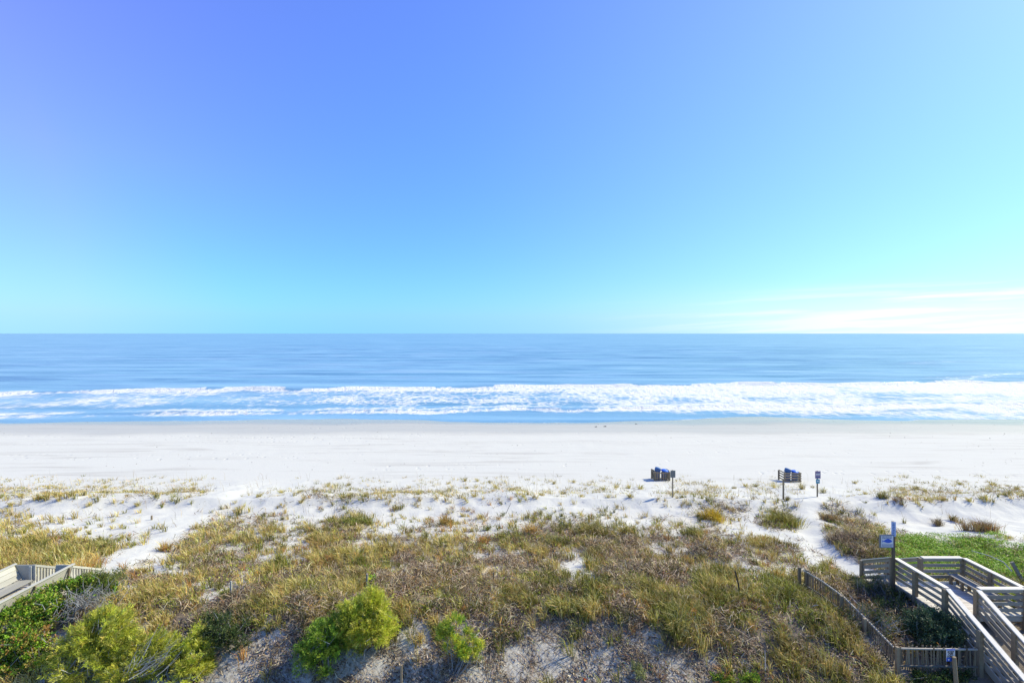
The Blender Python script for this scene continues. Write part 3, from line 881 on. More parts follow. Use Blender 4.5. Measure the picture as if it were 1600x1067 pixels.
for (x, y, z) in ((XL, YF, ZR + 0.0), (XL, 21.05, ZR - 0.02), (XL, YN, ZR - 0.02), (XL, 18.14, ZR - SL * (YN - 18.14) - 0.02), (XL, 16.6, ZR - SL * (YN - 16.6) - 0.02),
                  (XS, YN, ZR - 0.02), (XS, 18.1, ZR - SL * 1.5 - 0.02), (XS, 16.6, ZR - SL * 3.0 - 0.02), (XR, YN, ZR - 0.02), (XR, 21.0, ZR - 0.02), (XR, YF, ZR - 0.02),
                  (XS, YF, ZR - 0.02), (XL, 24.25, ZR - SL * 1.95 - 0.02), (XS, 24.25, ZR - SL * 1.95 - 0.02)):
    post(x, y, z, bw)
e = 0.077
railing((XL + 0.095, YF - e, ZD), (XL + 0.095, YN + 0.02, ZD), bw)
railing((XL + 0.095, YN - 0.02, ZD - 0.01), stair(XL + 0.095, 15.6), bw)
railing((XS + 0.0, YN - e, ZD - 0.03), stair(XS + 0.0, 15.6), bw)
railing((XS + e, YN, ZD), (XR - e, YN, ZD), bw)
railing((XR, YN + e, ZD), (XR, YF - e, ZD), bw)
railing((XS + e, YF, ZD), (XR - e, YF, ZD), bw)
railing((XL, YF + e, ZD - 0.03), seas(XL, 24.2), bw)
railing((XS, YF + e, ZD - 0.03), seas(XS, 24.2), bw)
def flight(y0, y1, x0, x1, fn, n):
    m = MB(); t = MB()
    for k in range(n):
        f = (k + 0.5) / n
        yk = y0 + (y1 - y0) * f
        z = ZD - SL * abs(yk - y0) - 0.09
        hw = abs(y1 - y0) / n * 0.46
        t.box((x0 + 0.06, yk - hw, z - 0.04), (x1 - 0.06, yk + hw, z))
    for x in (x0 + 0.03, x1 - 0.03):
        m.beam((x, y0, ZD - 0.22), (x, y1, ZD - SL * abs(y1 - y0) - 0.22), 0.045, 0.26)
    sf = m.build("stair_flight", M_WOOD, bw)
    t.build("tread", M_WOOD, sf)
flight(YN - 0.02, 15.6, XL + 0.12, XS - 0.03, stair, 13)
flight(YF + 0.02, 24.3, XL + 0.10, XS - 0.10, seas, 6)
m = MB()
for k in range(3):
    m.box((20.06 + k * 0.165, 19.95, 4.41), (20.21 + k * 0.165, 22.16, 4.45))
bench = m.build("bench", M_WOOD, bw)
for yb in (20.15, 20.85, 21.5, 22.05):
    m = MB(); m.box((20.12, yb - 0.05, ZD), (20.20, yb + 0.05, 4.405)); m.box((20.44, yb - 0.05, ZD), (20.52, yb + 0.05, 4.405))
    m.box((20.2, yb - 0.045, 4.28), (20.44, yb - 0.003, 4.40)); m.build("bench_support", M_OLDWOOD, bench)


# ------------------------------------------------------------------ left boardwalk
LA, LB = -21.75, -19.8
lb = thing("boardwalk", (LB, 21.0, ground(LB, 21.0)), "pale bleached boardwalk with facing flared benches above the green vines", "boardwalk")
m = MB(); y = 12.0
while y < 21.6:
    m.box((-22.1, y + 0.004, ZD - 0.04), (LB - 0.28, y + 0.136, ZD)); y += 0.142
m.build("deck", M_PALEWOOD, lb)
m = MB()
for x in (-22.05, -21.0, -20.13):
    m.beam((x, 12, ZD - 0.15), (x, 21.6, ZD - 0.15), 0.05, 0.21)
m.build("joist", M_PALEWOOD, lb)
def flared(sgn, xs_in, xs_out, xtop, name):
    """bench with a back of boards that leans outwards"""
    m = MB()
    for k in range(3):
        f = (k + 0.5) / 3
        xw = (xs_out - xs_in)
        x0 = xs_in + xw * k / 3; x1 = xs_in + xw * (k + 0.94) / 3
        m.box((min(x0, x1), 12, 4.41), (max(x0, x1), 21.55, 4.45))
    b = m.build("bench", M_PALEWOOD, lb)
    m = MB()
    zb, zt = 4.47, 5.06
    for k in range(3):
        f0, f1 = k / 3 + 0.012, (k + 1) / 3 - 0.012
        fm = (f0 + f1) / 2
        xm = xs_out + (xtop - xs_out) * fm; zm = zb + (zt - zb) * fm
        ln = math.hypot(xtop - xs_out, zt - zb) / 3 - 0.012
        m.beam((xm, 12, zm), (xm, 21.62, zm), 0.036, ln, up=((xtop - xs_out), 0, zt - zb))
    m.build("backrest", M_PALEWOOD, b)
    m = MB(); m.box((xtop - 0.06, 12, 5.07), (xtop + 0.06, 21.72, 5.112), shade=1.15); m.build("cap_rail", M_PALEWOOD, b)
    m = MB()
    # end board closing the bench towards the sea
    xi = xs_in
    vs = [(xs_out, 21.66, 4.36), (xi, 21.66, 4.36), (xi, 21.66, 5.06), (xtop, 21.66, 5.06)]
    vs2 = [(a, 21.70, c) for a, _, c in vs]
    m.add(vs + vs2, [(0, 1, 2, 3), (7, 6, 5, 4), (0, 4, 5, 1), (1, 5, 6, 2), (2, 6, 7, 3), (3, 7, 4, 0)], 0.9)
    m.build("end_board", M_PALEWOOD, b)
    for yb in (12.8, 14.6, 16.4, 18.2, 19.9, 21.45):
        m = MB(); m.beam((xs_out + 0.02 * sgn, yb, ZD - 0.25), (xtop + 0.055 * sgn, yb, 5.04), 0.09, 0.045, up=(0, 1, 0)); m.build("strut", M_OLDWOOD, b)
flared(-1, -21.52, -22.10, -22.45, "left")
flared(1, -20.60, -20.02, -19.82, "right")
for x, y, z in ((-21.70, 21.66, 5.02), (-20.5, 21.75, 5.0), (-21.75, 24.0, 3.75), (-20.5, 24.0, 3.75), (-22.0, 21.5, 3.9), (-20.2, 21.4, 3.9), (-22.0, 18.5, 3.9), (-20.2, 18.5, 3.9)):
    post(x, y, z, lb, M_PALEWOOD, 0.12)
for x in (-21.75, -20.5):
    m = MB()
    a, b = Vector((x, 21.80, 4.98)), Vector((x, 23.98, 3.72))
    m.beam(a, b, 0.09, 0.09); m.beam(a - Vector((0, 0, 0.82)), b - Vector((0, 0, 0.82)), 0.06, 0.09)
    for k in range(15):
        f = (k + 0.6) / 15; p = a.lerp(b, f)
        m.box((x - 0.02, p.y - 0.042, p.z - 0.88), (x + 0.02, p.y + 0.042, p.z - 0.04))
    m.build("picket_railing", M_PALEWOOD, lb)
m = MB()
for k in range(7):
    yk = 21.85 + k * 0.31; zk = ZD - 0.17 * (k + 1)
    m.box((-21.68, yk, zk - 0.04), (-20.57, yk + 0.29, zk))
m.build("tread", M_PALEWOOD, lb)

# ------------------------------------------------------------------ picket fences
def picket_fence(pts, label, posts, lean=0.015, gap=0.088):
    """pts: points of the top line; pickets reach down to the ground"""
    pts = [Vector(p) for p in pts]
    t = thing("picket_fence", (pts[0].x, pts[0].y, ground(pts[0].x, pts[0].y)), label, "picket fence")
    m = MB(); rails = {0.05: MB(), 0.70: MB()}
    for p, q in zip(pts, pts[1:]):
        d = q - p; L = math.hypot(d.x, d.y); nx = Vector((-d.y, d.x, 0)).normalized()
        n = int(L / gap)
        for k in range(n):
            c = p + d * ((k + 0.5) / n)
            b = Vector((c.x, c.y, ground(c.x, c.y) - 0.1))
            tp = Vector((c.x + random.gauss(0, lean), c.y + random.gauss(0, lean), c.z + random.uniform(-0.02, 0.06)))
            m.beam(b + nx * 0.03, tp + nx * 0.03, random.uniform(0.034, 0.05), 0.016, up=nx, shade=random.uniform(0.5, 1.2))
        for h, r in rails.items():
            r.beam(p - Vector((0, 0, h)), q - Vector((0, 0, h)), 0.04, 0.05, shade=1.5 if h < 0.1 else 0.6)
    m.build("pickets", M_OLDWOOD, t)
    for r in rails.values(): r.build("rail", M_WOOD, t)
    for (x, y, z) in posts:
        m = MB(); m.box((x - 0.055, y - 0.055, ground(x, y) - 0.2), (x + 0.055, y + 0.055, z)); m.build("post", M_OLDWOOD, t, 0.006)
    return t
picket_fence([(13.72, 22.6, 4.42), (13.9, 21.5, 4.46), (14.05, 20.3, 4.40), (14.22, 19.3, 4.10), (14.43, 18.15, 3.70)],
             "long picket fence running down the dune into the sunken corner", [(13.62, 22.75, 4.44), (13.80, 22.45, 4.46), (13.93, 20.3, 4.43), (14.10, 19.2, 4.12)])
picket_fence([(14.52, 18.1, 3.69), (15.6, 18.08, 3.68), (17.5, 18.05, 3.68)], "short level picket fence behind the small notice at the foot of the stairs",
             [(14.43, 17.98, 3.78)], lean=0.04)

# ------------------------------------------------------------------ lone posts and sticks
def lone_post(px, py_base, hgt, w_, label, mat=M_OLDWOOD, lean=(0, 0), name="post", cat="post", taper=0.9):
    b = P(px, py_base)
    m = MB()
    m.tube([(b.x, b.y, b.z - 0.3), (b.x + lean[0] * 0.5, b.y + lean[1] * 0.5, b.z + hgt * 0.5), (b.x + lean[0], b.y + lean[1], b.z + hgt)], [w_, w_ * (1 + taper) / 2, w_ * taper], 4 if w_ < 0.06 else 8, 1.0)
    t = thing(name, (b.x, b.y, b.z), label, cat)
    m.build("shaft", mat, t)
    return t
lone_post(573.5, 934, 1.05, 0.055, "tall grey wooden post behind the round lime green bush", M_WOOD)
lone_post(361, 934, 0.72, 0.05, "short pale wooden post in the grass right of the left path", M_PALEWOOD)
lone_post(771, 918, 0.72, 0.04, "thin weathered post half hidden in grass in mid dune", M_OLDWOOD)
lone_post(1158, 930, 1.05, 0.038, "thin black stake leaning to the left in the dune grass", M_DARKMETAL, lean=(-0.24, 0.05), name="stake", cat="stake")
lone_post(627, 1080, 0.92, 0.05, "brown square post on the bark slope at the bottom edge", M_OLDWOOD)
lone_post(237, 812, 0.32, 0.07, "low dark wooden stub standing in bare sand left of the path", M_OLDWOOD, name="stub_post")
lone_post(1224, 780, 1.72, 0.075, "bare weathered post in front of the slatted bin pen", M_OLDWOOD)
def stick(px, py, dx, dy, dz, r, label, bend=0.08, name="stick", mat=M_TWIG, shade=None):
    b = P(px, py); p0 = b + Vector((0, 0, 0.01)); p1 = b + Vector((dx, dy, dz))
    mid = (p0 + p1) / 2 + Vector((bend, 0, abs(bend)))
    m = MB(); m.tube([p0 - Vector((0, 0, 0.1)), mid, p1], [r, r * 0.85, r * 0.5], 6, shade or 0.3)
    t = thing(name, tuple(b), label, name.replace('_', ' '))
    m.build("wood", mat, t)
stick(790, 802, 0.42, 0.25, 0.72, 0.022, "dark stick poking out of bare sand beside its blue shadow", 0.02, shade=0.12)
stick(1362, 966, -0.62, 0.5, 0.75, 0.016, "pale bent dead stem arching beside the picket fence", -0.12, "dead_stem", shade=0.42)
stick(1195, 1066, 0.32, 0.6, 0.75, 0.014, "straight pale dead stem among weeds at the lower edge", 0.02, "dead_stem", shade=0.45)
stick(1262, 950, 0.25, -0.3, 0.30, 0.022, "short pale fallen branch lying on grass by the fence", 0.05, "branch", shade=0.4)
# leaning grey plank post with a dead vine behind the right boardwalk
b = P(1600, 917)
t = thing("leaning_post", tuple(b), "grey post leaning to the left out of the green creeper", "post")
m = MB(); m.beam(b + Vector((0.25, 0, -0.3)), b + Vector((-0.33, 0.25, 1.08)), 0.13, 0.10, up=(0, 1, 0), shade=0.75); m.build("shaft", M_WOOD, t)
m = MB(); q = b + Vector((-0.36, 0.22, 0.65)); m.tube([q, q + Vector((-0.2, 0.2, 0.35)), q + Vector((-0.55, 0.5, 0.5)), q + Vector((-1.0, 1.0, 0.55))], [0.03, 0.025, 0.02, 0.012], 6, 0.45); m.build("dead_vine", M_TWIG, t)

# ------------------------------------------------------------------ signs
def panel(m, c, wid, hgt, th=0.012, rz=0.0, shade=1.0):
    x, y, z = c; ca, sa = math.cos(rz), math.sin(rz)
    vs = []
    for yy in (-th / 2, th / 2):
        for xx, zz in ((-wid / 2, -hgt / 2), (wid / 2, -hgt / 2), (wid / 2, hgt / 2), (-wid / 2, hgt / 2)):
            vs.append((x + xx * ca - yy * sa, y + xx * sa + yy * ca, z + zz))
    m.add(vs, [(0, 1, 2, 3), (7, 6, 5, 4), (0, 4, 5, 1), (1, 5, 6, 2), (2, 6, 7, 3), (3, 7, 4, 0)], shade)
def text(body, name, size, loc, mat, parent):
    c = bpy.data.curves.new(name, 'FONT'); c.body = body; c.size = size; c.extrude = 0.002
    c.align_x = 'CENTER'; c.align_y = 'CENTER'; c.materials.append(mat); c.offset = size * 0.018
    o = bpy.data.objects.new(name, c); COL.objects.link(o); o.parent = parent
    o.location = Vector(loc) - parent.location if parent.parent is None else Vector(loc)
    bpy.context.view_layer.update()
    me = bpy.data.meshes.new_from_object(o.evaluated_get(bpy.context.evaluated_depsgraph_get()))
    loc_ = o.location.copy(); bpy.data.objects.remove(o); me.name = name
    me.materials.clear()
    q = link(name, me, parent, mat); q.location = loc_; q.rotation_euler = (R(90), 0, 0)
    return q
# fish notice on a tall dark pole at the corner of the landing
px_, py_ = 17.57, 22.12
t = thing("sign_pole", (px_, py_, ground(px_, py_)), "tall dark pole with a white fish notice and a narrow pale blue strip on top", "sign")
m = MB(); m.box((px_ - 0.055, py_ - 0.055, ground(px_, py_) - 0.3), (px_ + 0.055, py_ + 0.055, 6.84), 0.45); m.build("pole", M_OLDWOOD, t, 0.008)
m = MB(); panel(m, (px_ - 0.045, py_ - 0.075, 6.52), 0.205, 0.66); strip = m.build("strip_board", M_PALEBLUE, t)
m = MB()
for k in range(8):
    panel(m, (px_ - 0.045 + random.uniform(-0.02, 0.02), py_ - 0.084, 6.77 - k * 0.072), random.uniform(0.07, 0.11), 0.03, 0.004)
m.build("faded_marks", M_SLATE, strip)
fx, fz = px_ - 0.37, 5.97
m = MB(); panel(m, (fx, py_ - 0.068, fz), 0.66, 0.60, 0.03); board = m.build("notice_board", M_BACK, t)
m = MB(); panel(m, (fx + 0.015, py_ - 0.088, fz), 0.58, 0.55, 0.008); m.build("face", M_WHITE, board)
m = MB()
for (cx, cz, ww, hh) in ((0, 0.270, 0.585, 0.012), (0, -0.270, 0.585, 0.012), (-0.285, 0, 0.012, 0.53), (0.285, 0, 0.012, 0.53)):
    panel(m, (fx + 0.015 + cx, py_ - 0.094, fz + cz), ww, hh, 0.004)
m.build("border", M_SLATE, board)
m = MB()
for row, zz, hh in ((0, 0.215, 0.05), (1, 0.14, 0.042)):
    x = -0.22
    while x < 0.22:
        ww = random.uniform(0.03, 0.09); panel(m, (fx + 0.015 + x + ww / 2, py_ - 0.094, fz + zz), ww, hh * random.uniform(0.7, 1), 0.004); x += ww + 0.018
m.build("faded_lettering", M_SLATE, board); m = MB()
for row in range(4):
    x = -0.24
    while x < 0.22:
        ww = random.uniform(0.05, 0.16); ww = min(ww, 0.25 - x); panel(m, (fx + 0.015 + x + ww / 2, py_ - 0.094, fz - 0.135 - row * 0.03), ww, 0.014, 0.004); x += ww + 0.02
m.build("faded_lettering", M_SLATE, board)
# the fish: body, forked tail, eye left open as a paler dot
out = [(-0.235, 0.075), (-0.20, 0.03), (-0.165, 0.012), (-0.10, 0.055), (-0.02, 0.098), (0.06, 0.108), (0.13, 0.085), (0.19, 0.04), (0.235, -0.015), (0.19, -0.045), (0.12, -0.072), (0.03, -0.082), (-0.07, -0.055), (-0.165, -0.008), (-0.205, -0.035), (-0.23, -0.085), (-0.215, -0.005)]
m = MB(); n = len(out)
vs = [(fx + 0.015 + a * 1.02, py_ - 0.0925, fz + 0.01 + b_) for a, b_ in out] + [(fx + 0.015 + a * 1.02, py_ - 0.0965, fz + 0.01 + b_) for a, b_ in out]
m.add(vs, [tuple(range(n, 2 * n)), tuple(range(n))[::-1]] + [(i, (i + 1) % n, n + (i + 1) % n, n + i) for i in range(n)], 1.0)
m.build("fish_emblem", M_BLUE, board)

# small notice on a leaning post in front of the level fence
kx, ky = 15.55, 17.02
t = thing("keep_off_sign", (kx + 0.11, ky, ground(kx, ky)), "small white KEEP OFF notice with a blue foot on a leaning round post", "sign")
zt = 15.5 - (1013 - 521) / F * ky
m = MB(); m.tube([(kx + 0.20, ky - 0.07, ground(kx, ky) - 0.3), (kx + 0.13, ky - 0.07, 3.2), (kx + 0.06, ky - 0.07, zt - 0.24)], [0.075, 0.066, 0.06], 9, 1.0); m.build("post", M_OLDWOOD, t)
m = MB(); panel(m, (kx, ky, zt - 0.22), 0.30, 0.44, 0.012); board = m.build("notice_board", M_WHITE, t)
m = MB(); panel(m, (kx, ky - 0.008, zt - 0.025), 0.30, 0.05, 0.004); m.build("blue_band", M_BLUE, board)
m = MB(); panel(m, (kx, ky - 0.008, zt - 0.375), 0.30, 0.13, 0.004); m.build("blue_band", M_BLUE, board)
for body, dz, sz in (("KEEP", 0.115, 0.105), ("OFF", 0.195, 0.105), ("DUNES", 0.272, 0.085)):
    text(body, "lettering", sz, Vector((kx, ky - 0.012, zt - dz)) - t.location, M_INK, board)
m = MB(); m.lathe([(0.03, 0), (0.03, 0.004)], 12, __import__('mathutils').Matrix.Translation((kx - 0.08, ky - 0.014, zt - 0.375)) @ __import__('mathutils').Matrix.Rotation(R(90), 4, 'X')); m.build("white_dot", M_WHITE, board)

def beach_sign(px, py_base, hgt, label, boards, lean=0.0):
    b = P(px, py_base)
    t = thing("beach_sign", tuple(b), label, "sign")
    m = MB(); m.box((b.x - 0.042, b.y - 0.042, b.z - 0.3), (b.x + 0.042, b.y + 0.042, b.z + hgt)); m.build("post", M_OLDWOOD, t, 0.006)
    for (z, ww, hh, mat, marks) in boards:
        m = MB(); panel(m, (b.x, b.y - 0.075, b.z + z), ww, hh, 0.02); bo = m.build("notice_board", mat, t)
        if marks:
            m = MB()
            for k, (cx, cz, a, c, mm) in enumerate(marks):
                m2 = MB(); panel(m2, (b.x + cx, b.y - 0.089, b.z + z + cz), a, c, 0.004); m2.build("faded_mark", mm, bo)
    return t
beach_sign(1051, 777, 2.25, "back of a plain grey board on a post beside the first bin pen", [(1.95, 0.40, 0.58, M_BACK, None)])
beach_sign(1277, 776, 2.2, "faded purple notice with a small teal plate below it on a sandy post", [(1.88, 0.46, 0.62, M_PURPLE, [(0, 0.20, 0.36, 0.06, M_SLATE), (0, 0.04, 0.34, 0.10, M_WHITE), (0, -0.2, 0.40, 0.12, M_SLATE)]), (1.33, 0.32, 0.36, M_TEAL, [(0.0, 0.02, 0.18, 0.10, M_WHITE)])])

# ------------------------------------------------------------------ bin pens with blue drums
from mathutils import Matrix
def drum(x, y, z, label, tilt, lidkind):
    t = thing("trash_drum", (x, y, z), label, "trash drum", "blue trash drums in the wooden pens")
    m = MB(); m.lathe([(0.27, 0), (0.285, 0.02), (0.285, 0.28), (0.30, 0.30), (0.285, 0.32), (0.285, 0.58), (0.30, 0.60), (0.285, 0.62), (0.285, 0.86), (0.295, 0.90)], 22, Matrix.Translation((x, y, z)))
    m.build("drum_body", M_DRUM, t, smooth=False)
    m = MB()
    T = Matrix.Translation((x, y, z + 0.91)) @ Matrix.Rotation(tilt, 4, 'Y')
    if lidkind == 'tall':
        m.lathe([(0.30, 0), (0.31, 0.02), (0.315, 0.30), (0.29, 0.36), (0.18, 0.40), (0.02, 0.41)], 22, T)
        m.build("lid", M_DRUM, t)
    else:
        m.lathe([(0.38, 0.0), (0.41, 0.04), (0.34, 0.13), (0.20, 0.20), (0.02, 0.23)], 22, T)
        m.build("lid", M_LID, t)
def pen(px0, px1, py, vertical, label):
    a, b = P(px0, py), P(px1, py)
    w_ = b.x - a.x; dpt = 1.1; z = min(a.z, b.z)
    t = thing("bin_pen", (a.x, a.y, z), label, "bin pen")
    H = 0.93
    for x, y in ((a.x, a.y), (b.x, a.y), (a.x, a.y + dpt), (b.x, a.y + dpt)):
        m = MB(); m.box((x - 0.06, y - 0.06, ground(x, y) - 0.3), (x + 0.06, y + 0.06, z + H)); m.build("post", M_OLDWOOD, t)
    for (p, q) in (((a.x, a.y), (b.x, a.y)), ((a.x, a.y), (a.x, a.y + dpt)), ((b.x, a.y), (b.x, a.y + dpt))):
        m = MB(); p3, q3 = Vector((*p, 0)), Vector((*q, 0)); d = (q3 - p3).normalized(); sd = Vector((d.y, -d.x, 0)) * 0.08
        if vertical:
            n = 8
            for k in range(n):
                c = p3.lerp(q3, (k + 0.5) / n) + sd
                m.beam(c + Vector((0, 0, z - 0.05)), c + Vector((0, 0, z + H + random.uniform(-0.03, 0.05))), 0.095, 0.025, up=d.cross(Vector((0, 0, 1))))
            for h in (0.25, H - 0.12):
                m.beam(p3 + Vector((0, 0, z + h)), q3 + Vector((0, 0, z + h)), 0.04, 0.09)
        else:
            for h in (0.14, 0.40, 0.66, 0.90):
                m.beam(p3 - d * 0.09 + sd + Vector((0, 0, z + h)), q3 + d * 0.09 + sd + Vector((0, 0, z + h + 0.01)), 0.05, 0.11)
        m.build("slats", M_OLDWOOD, t)
    return a, b, z
a, b, z = pen(1023, 1046, 751, True, "wooden bin pen of upright slats holding two blue drums")
X_ = (1027 - 800) / F * (a.y + 0.55); drum(X_, a.y + 0.55, ground(X_, a.y + 0.55), "dark blue drum with tilted tall lid, left one in the upright slatted pen", 0.28, 'tall')
X_ = (1038.5 - 800) / F * (a.y + 0.55); drum(X_, a.y + 0.55, ground(X_, a.y + 0.55), "drum with bright blue domed lid, right one in the upright slatted pen", 0.16, 'flat')
a, b, z = pen(1226, 1249, 752.5, False, "wooden bin pen of level rails holding two blue drums")
X_ = (1230 - 800) / F * (a.y + 0.55); drum(X_, a.y + 0.55, ground(X_, a.y + 0.55), "dark blue drum with tilted tall lid, left one in the level railed pen", 0.30, 'tall')
X_ = (1241.5 - 800) / F * (a.y + 0.55); drum(X_, a.y + 0.55, ground(X_, a.y + 0.55), "drum with bright blue domed lid, right one in the level railed pen", 0.18, 'flat')

# ------------------------------------------------------------------ bushes
def bush(name, label, cat, base, lobes, nspr, pal, leaf=(0.06, 0.014), per=14, sprig=0.20, up=0.5, stems=10, stem_r=0.022, twigs=0, stemcol=0.28, mat=None, hollow=0.66, wind=(0, 0, 0), kind='needle'):
    base = Vector(base)
    t = thing(name, tuple(base), label, cat)
    st = Strips()
    lob = [(np.array(base) + np.array(c), np.array(r)) for c, r in lobes]
    vol = np.array([np.prod(r) ** 0.7 for _, r in lob]); vol /= vol.sum()
    ncl = max(4, nspr // 22)                                     # sprigs gather in clumps with gaps between
    li = rng.choice(len(lob), ncl, p=vol)
    C = np.array([l[0] for l in lob])[li]; RR = np.array([l[1] for l in lob])[li]
    u = unit(rng.normal(0, 1, (ncl, 3)) + np.array([0, 0, 0.3]))
    cpos = C + u * RR * rng.uniform(hollow, 1.08, ncl)[:, None]
    ctone = rng.normal(1, 0.16, ncl)
    ci = rng.integers(0, ncl, nspr)
    cs = min(0.12, 0.20 * float(np.mean(RR)) + 0.02)
    pos = cpos[ci] + rng.normal(0, cs, (nspr, 3)) * np.array([1, 1, 0.8])
    u = unit(u[ci] + rng.normal(0, 0.35, (nspr, 3)))
    tone_s = ctone[ci]
    keep = pos[:, 2] > terrain(pos[:, 0], pos[:, 1]) - 0.02
    pos, u, tone_s = pos[keep], u[keep], tone_s[keep]; n = len(pos)
    d = unit(u * 0.7 + np.array([0, 0, up]) + np.array(wind) + rng.normal(0, 0.25, (n, 3)))
    base_c = pick(pal, n, 0.16) * tone_s[:, None]
    idx = np.repeat(np.arange(n), per); m = len(idx)
    f = rng.uniform(0, 1, m)
    p = pos[idx] + d[idx] * (f * sprig)[:, None] + rng.normal(0, 0.022, (m, 3))
    spread = 0.55 if kind == 'needle' else 1.1
    ld = unit(d[idx] + rng.normal(0, spread, (m, 3)))
    nr = unit(rng.normal(0, 1, (m, 3)) + np.array([0, 0, 0.6]) + u[idx] * 0.5)
    c = np.clip(base_c[idx] * (1 + rng.normal(0, 0.15, (m, 1))), 0.004, 0.9)
    st.leaves(p, ld, nr, leaf[0] * rng.uniform(0.6, 1.5, m), leaf[1] * rng.uniform(0.7, 1.4, m), c)
    strips_part(st, "foliage", mat or M_LEAF, t)
    mb = MB()
    for k in range(stems):
        j = rng.integers(0, n); e = Vector(pos[j]); b0 = base + Vector((random.uniform(-.12, .12), random.uniform(-.1, .1), -0.12))
        mid = b0.lerp(e, 0.5) + Vector((random.uniform(-.12, .12), random.uniform(-.12, .12), random.uniform(-0.05, .1)))
        mb.tube([b0, mid, e], [stem_r, stem_r * 0.7, stem_r * 0.25], 5, stemcol * random.uniform(0.7, 1.3))
    for k in range(twigs):
        j = rng.integers(0, n); e = Vector(pos[j]); dd = Vector(d[j])
        mb.tube([e - dd * random.uniform(0.25, 0.6) + Vector((random.uniform(-.1, .1), random.uniform(-.1, .1), 0)), e, e + dd * random.uniform(0.1, 0.3)], [0.009, 0.007, 0.003], 4, stemcol * random.uniform(0.8, 1.5))
    mb.build("stem", M_TWIG, t)
    return t

B = P(566, 1022)
bush("lime_bush", "big round lime green bush on the bark slope, in front of the tall grey post", "bush", B,
     [((0.05, 0.2, 1.15), (0.78, 0.6, 0.72)), ((0.25, 0.15, 0.75), (0.80, 0.6, 0.55)), ((-0.35, 0.2, 1.1), (0.62, 0.5, 0.52)), ((0.15, 0.3, 1.65), (0.42, 0.35, 0.36)), ((0.62, 0.0, 0.95), (0.36, 0.4, 0.45))],
     2300, LIME, (0.095, 0.018), 22, 0.22, 0.45, 14, 0.03, 60)
B = P(513, 1042)
bush("green_bush", "darker mid green bush with bare lower stems, left beside the round lime bush", "bush", B,
     [((-0.35, 0.1, 0.75), (0.66, 0.5, 0.42)), ((0.1, 0.3, 0.95), (0.62, 0.5, 0.45)), ((-0.75, 0.0, 0.45), (0.45, 0.4, 0.36)), ((0.45, 0.4, 0.8), (0.4, 0.4, 0.5)), ((-0.95, -0.1, 0.2), (0.3, 0.3, 0.25)), ((-0.05, -0.35, 0.1), (0.16, 0.15, 0.2))],
     1500, MIDGREEN, (0.095, 0.018), 20, 0.20, 0.4, 14, 0.03, 50)
B = P(708, 1060)
bush("young_bush", "sparse two headed green shrub on a slanting stem in the middle slope", "bush", B,
     [((0.05, 0.5, 1.5), (0.36, 0.3, 0.28)), ((-0.2, 0.4, 1.15), (0.30, 0.3, 0.34)), ((0.0, 0.3, 0.75), (0.36, 0.3, 0.24)), ((0.75, 0.6, 1.22), (0.26, 0.25, 0.2)), ((0.55, 0.5, 0.92), (0.26, 0.25, 0.18)), ((0.95, 0.5, 0.6), (0.13, 0.15, 0.2)), ((0.4, 0.4, 0.6), (0.2, 0.2, 0.15))],
     520, LIME[:3] + MIDGREEN[:2], (0.095, 0.018), 18, 0.2, 0.5, 16, 0.022, 50)
# big feathery shrubs in the lower left corner
B = P(150, 1050)
bush("feathery_shrub", "tallest yellow green feathery shrub in the lower left corner", "shrub", B,
     [((0.0, 0.3, 1.3), (0.75, 0.6, 0.5)), ((-0.65, 0.2, 0.95), (0.7, 0.6, 0.45)), ((0.5, 0.1, 0.85), (0.6, 0.5, 0.4)), ((-0.1, -0.3, 0.55), (0.9, 0.5, 0.4)), ((-1.2, 0.0, 0.5), (0.55, 0.5, 0.35))],
     2300, LIME + [(0.34, 0.36, 0.10)], (0.12, 0.016), 22, 0.28, 0.3, 14, 0.03, 160, 0.36, wind=(0.25, 0.1, 0))
B = P(215, 1058)
bush("feathery_shrub", "low feathery shrub with lime tips beside the bare silver branches", "shrub", B,
     [((-0.1, 0.4, 0.8), (0.75, 0.5, 0.36)), ((0.55, 0.3, 0.75), (0.55, 0.5, 0.36)), ((0.0, -0.2, 0.4), (0.8, 0.5, 0.35))],
     1250, LIME + [(0.34, 0.36, 0.10)], (0.12, 0.016), 20, 0.28, 0.3, 12, 0.028, 130, 0.4, wind=(0.3, 0.1, 0))
B = P(292, 1062)
bush("feathery_shrub", "rightmost feathery shrub of the lower left clump, against the bark slope", "shrub", B,
     [((-0.25, 0.4, 1.0), (0.36, 0.3, 0.34)), ((0.15, 0.2, 0.62), (0.36, 0.4, 0.36)), ((0.25, -0.05, 0.3), (0.36, 0.35, 0.35)), ((-0.5, 0.1, 0.45), (0.4, 0.3, 0.3))],
     900, LIME, (0.11, 0.016), 20, 0.25, 0.35, 10, 0.025, 60, 0.4, wind=(0.3, 0.1, 0))
# bare silver branches fanning out of that clump
b = P(228, 1066)
t = thing("bare_shrub", tuple(b), "bare silver grey branches fanning out between the lime shrubs", "dead shrub")
m = MB()
for k in range(95):
    a0 = Vector((random.gauss(0, 0.28), random.gauss(-0.15, 0.25), random.uniform(0.45, 0.85)))
    dd = Vector((random.gauss(0.75, 0.28), random.gauss(0.35, 0.25), random.gauss(0.55, 0.22))); L = random.uniform(0.5, 1.05)
    p0 = b + a0; p1 = p0 + dd * L * 0.5 + Vector((random.gauss(0, .04), 0, random.gauss(0, .04))); p2 = p1 + dd * L * 0.5 + Vector((random.gauss(0, .08), 0, random.gauss(0.02, .06)))
    m.tube([p0, p1, p2], [0.015, 0.010, 0.004], 4, random.uniform(0.26, 0.50), cap=False)
m.build("branches", M_TWIG, t)
b = P(133, 968)
t = thing("bare_shrub", tuple(b), "dense grey twiggy shrub right of the vine bank, below the left stairs", "dead shrub")
m = MB()
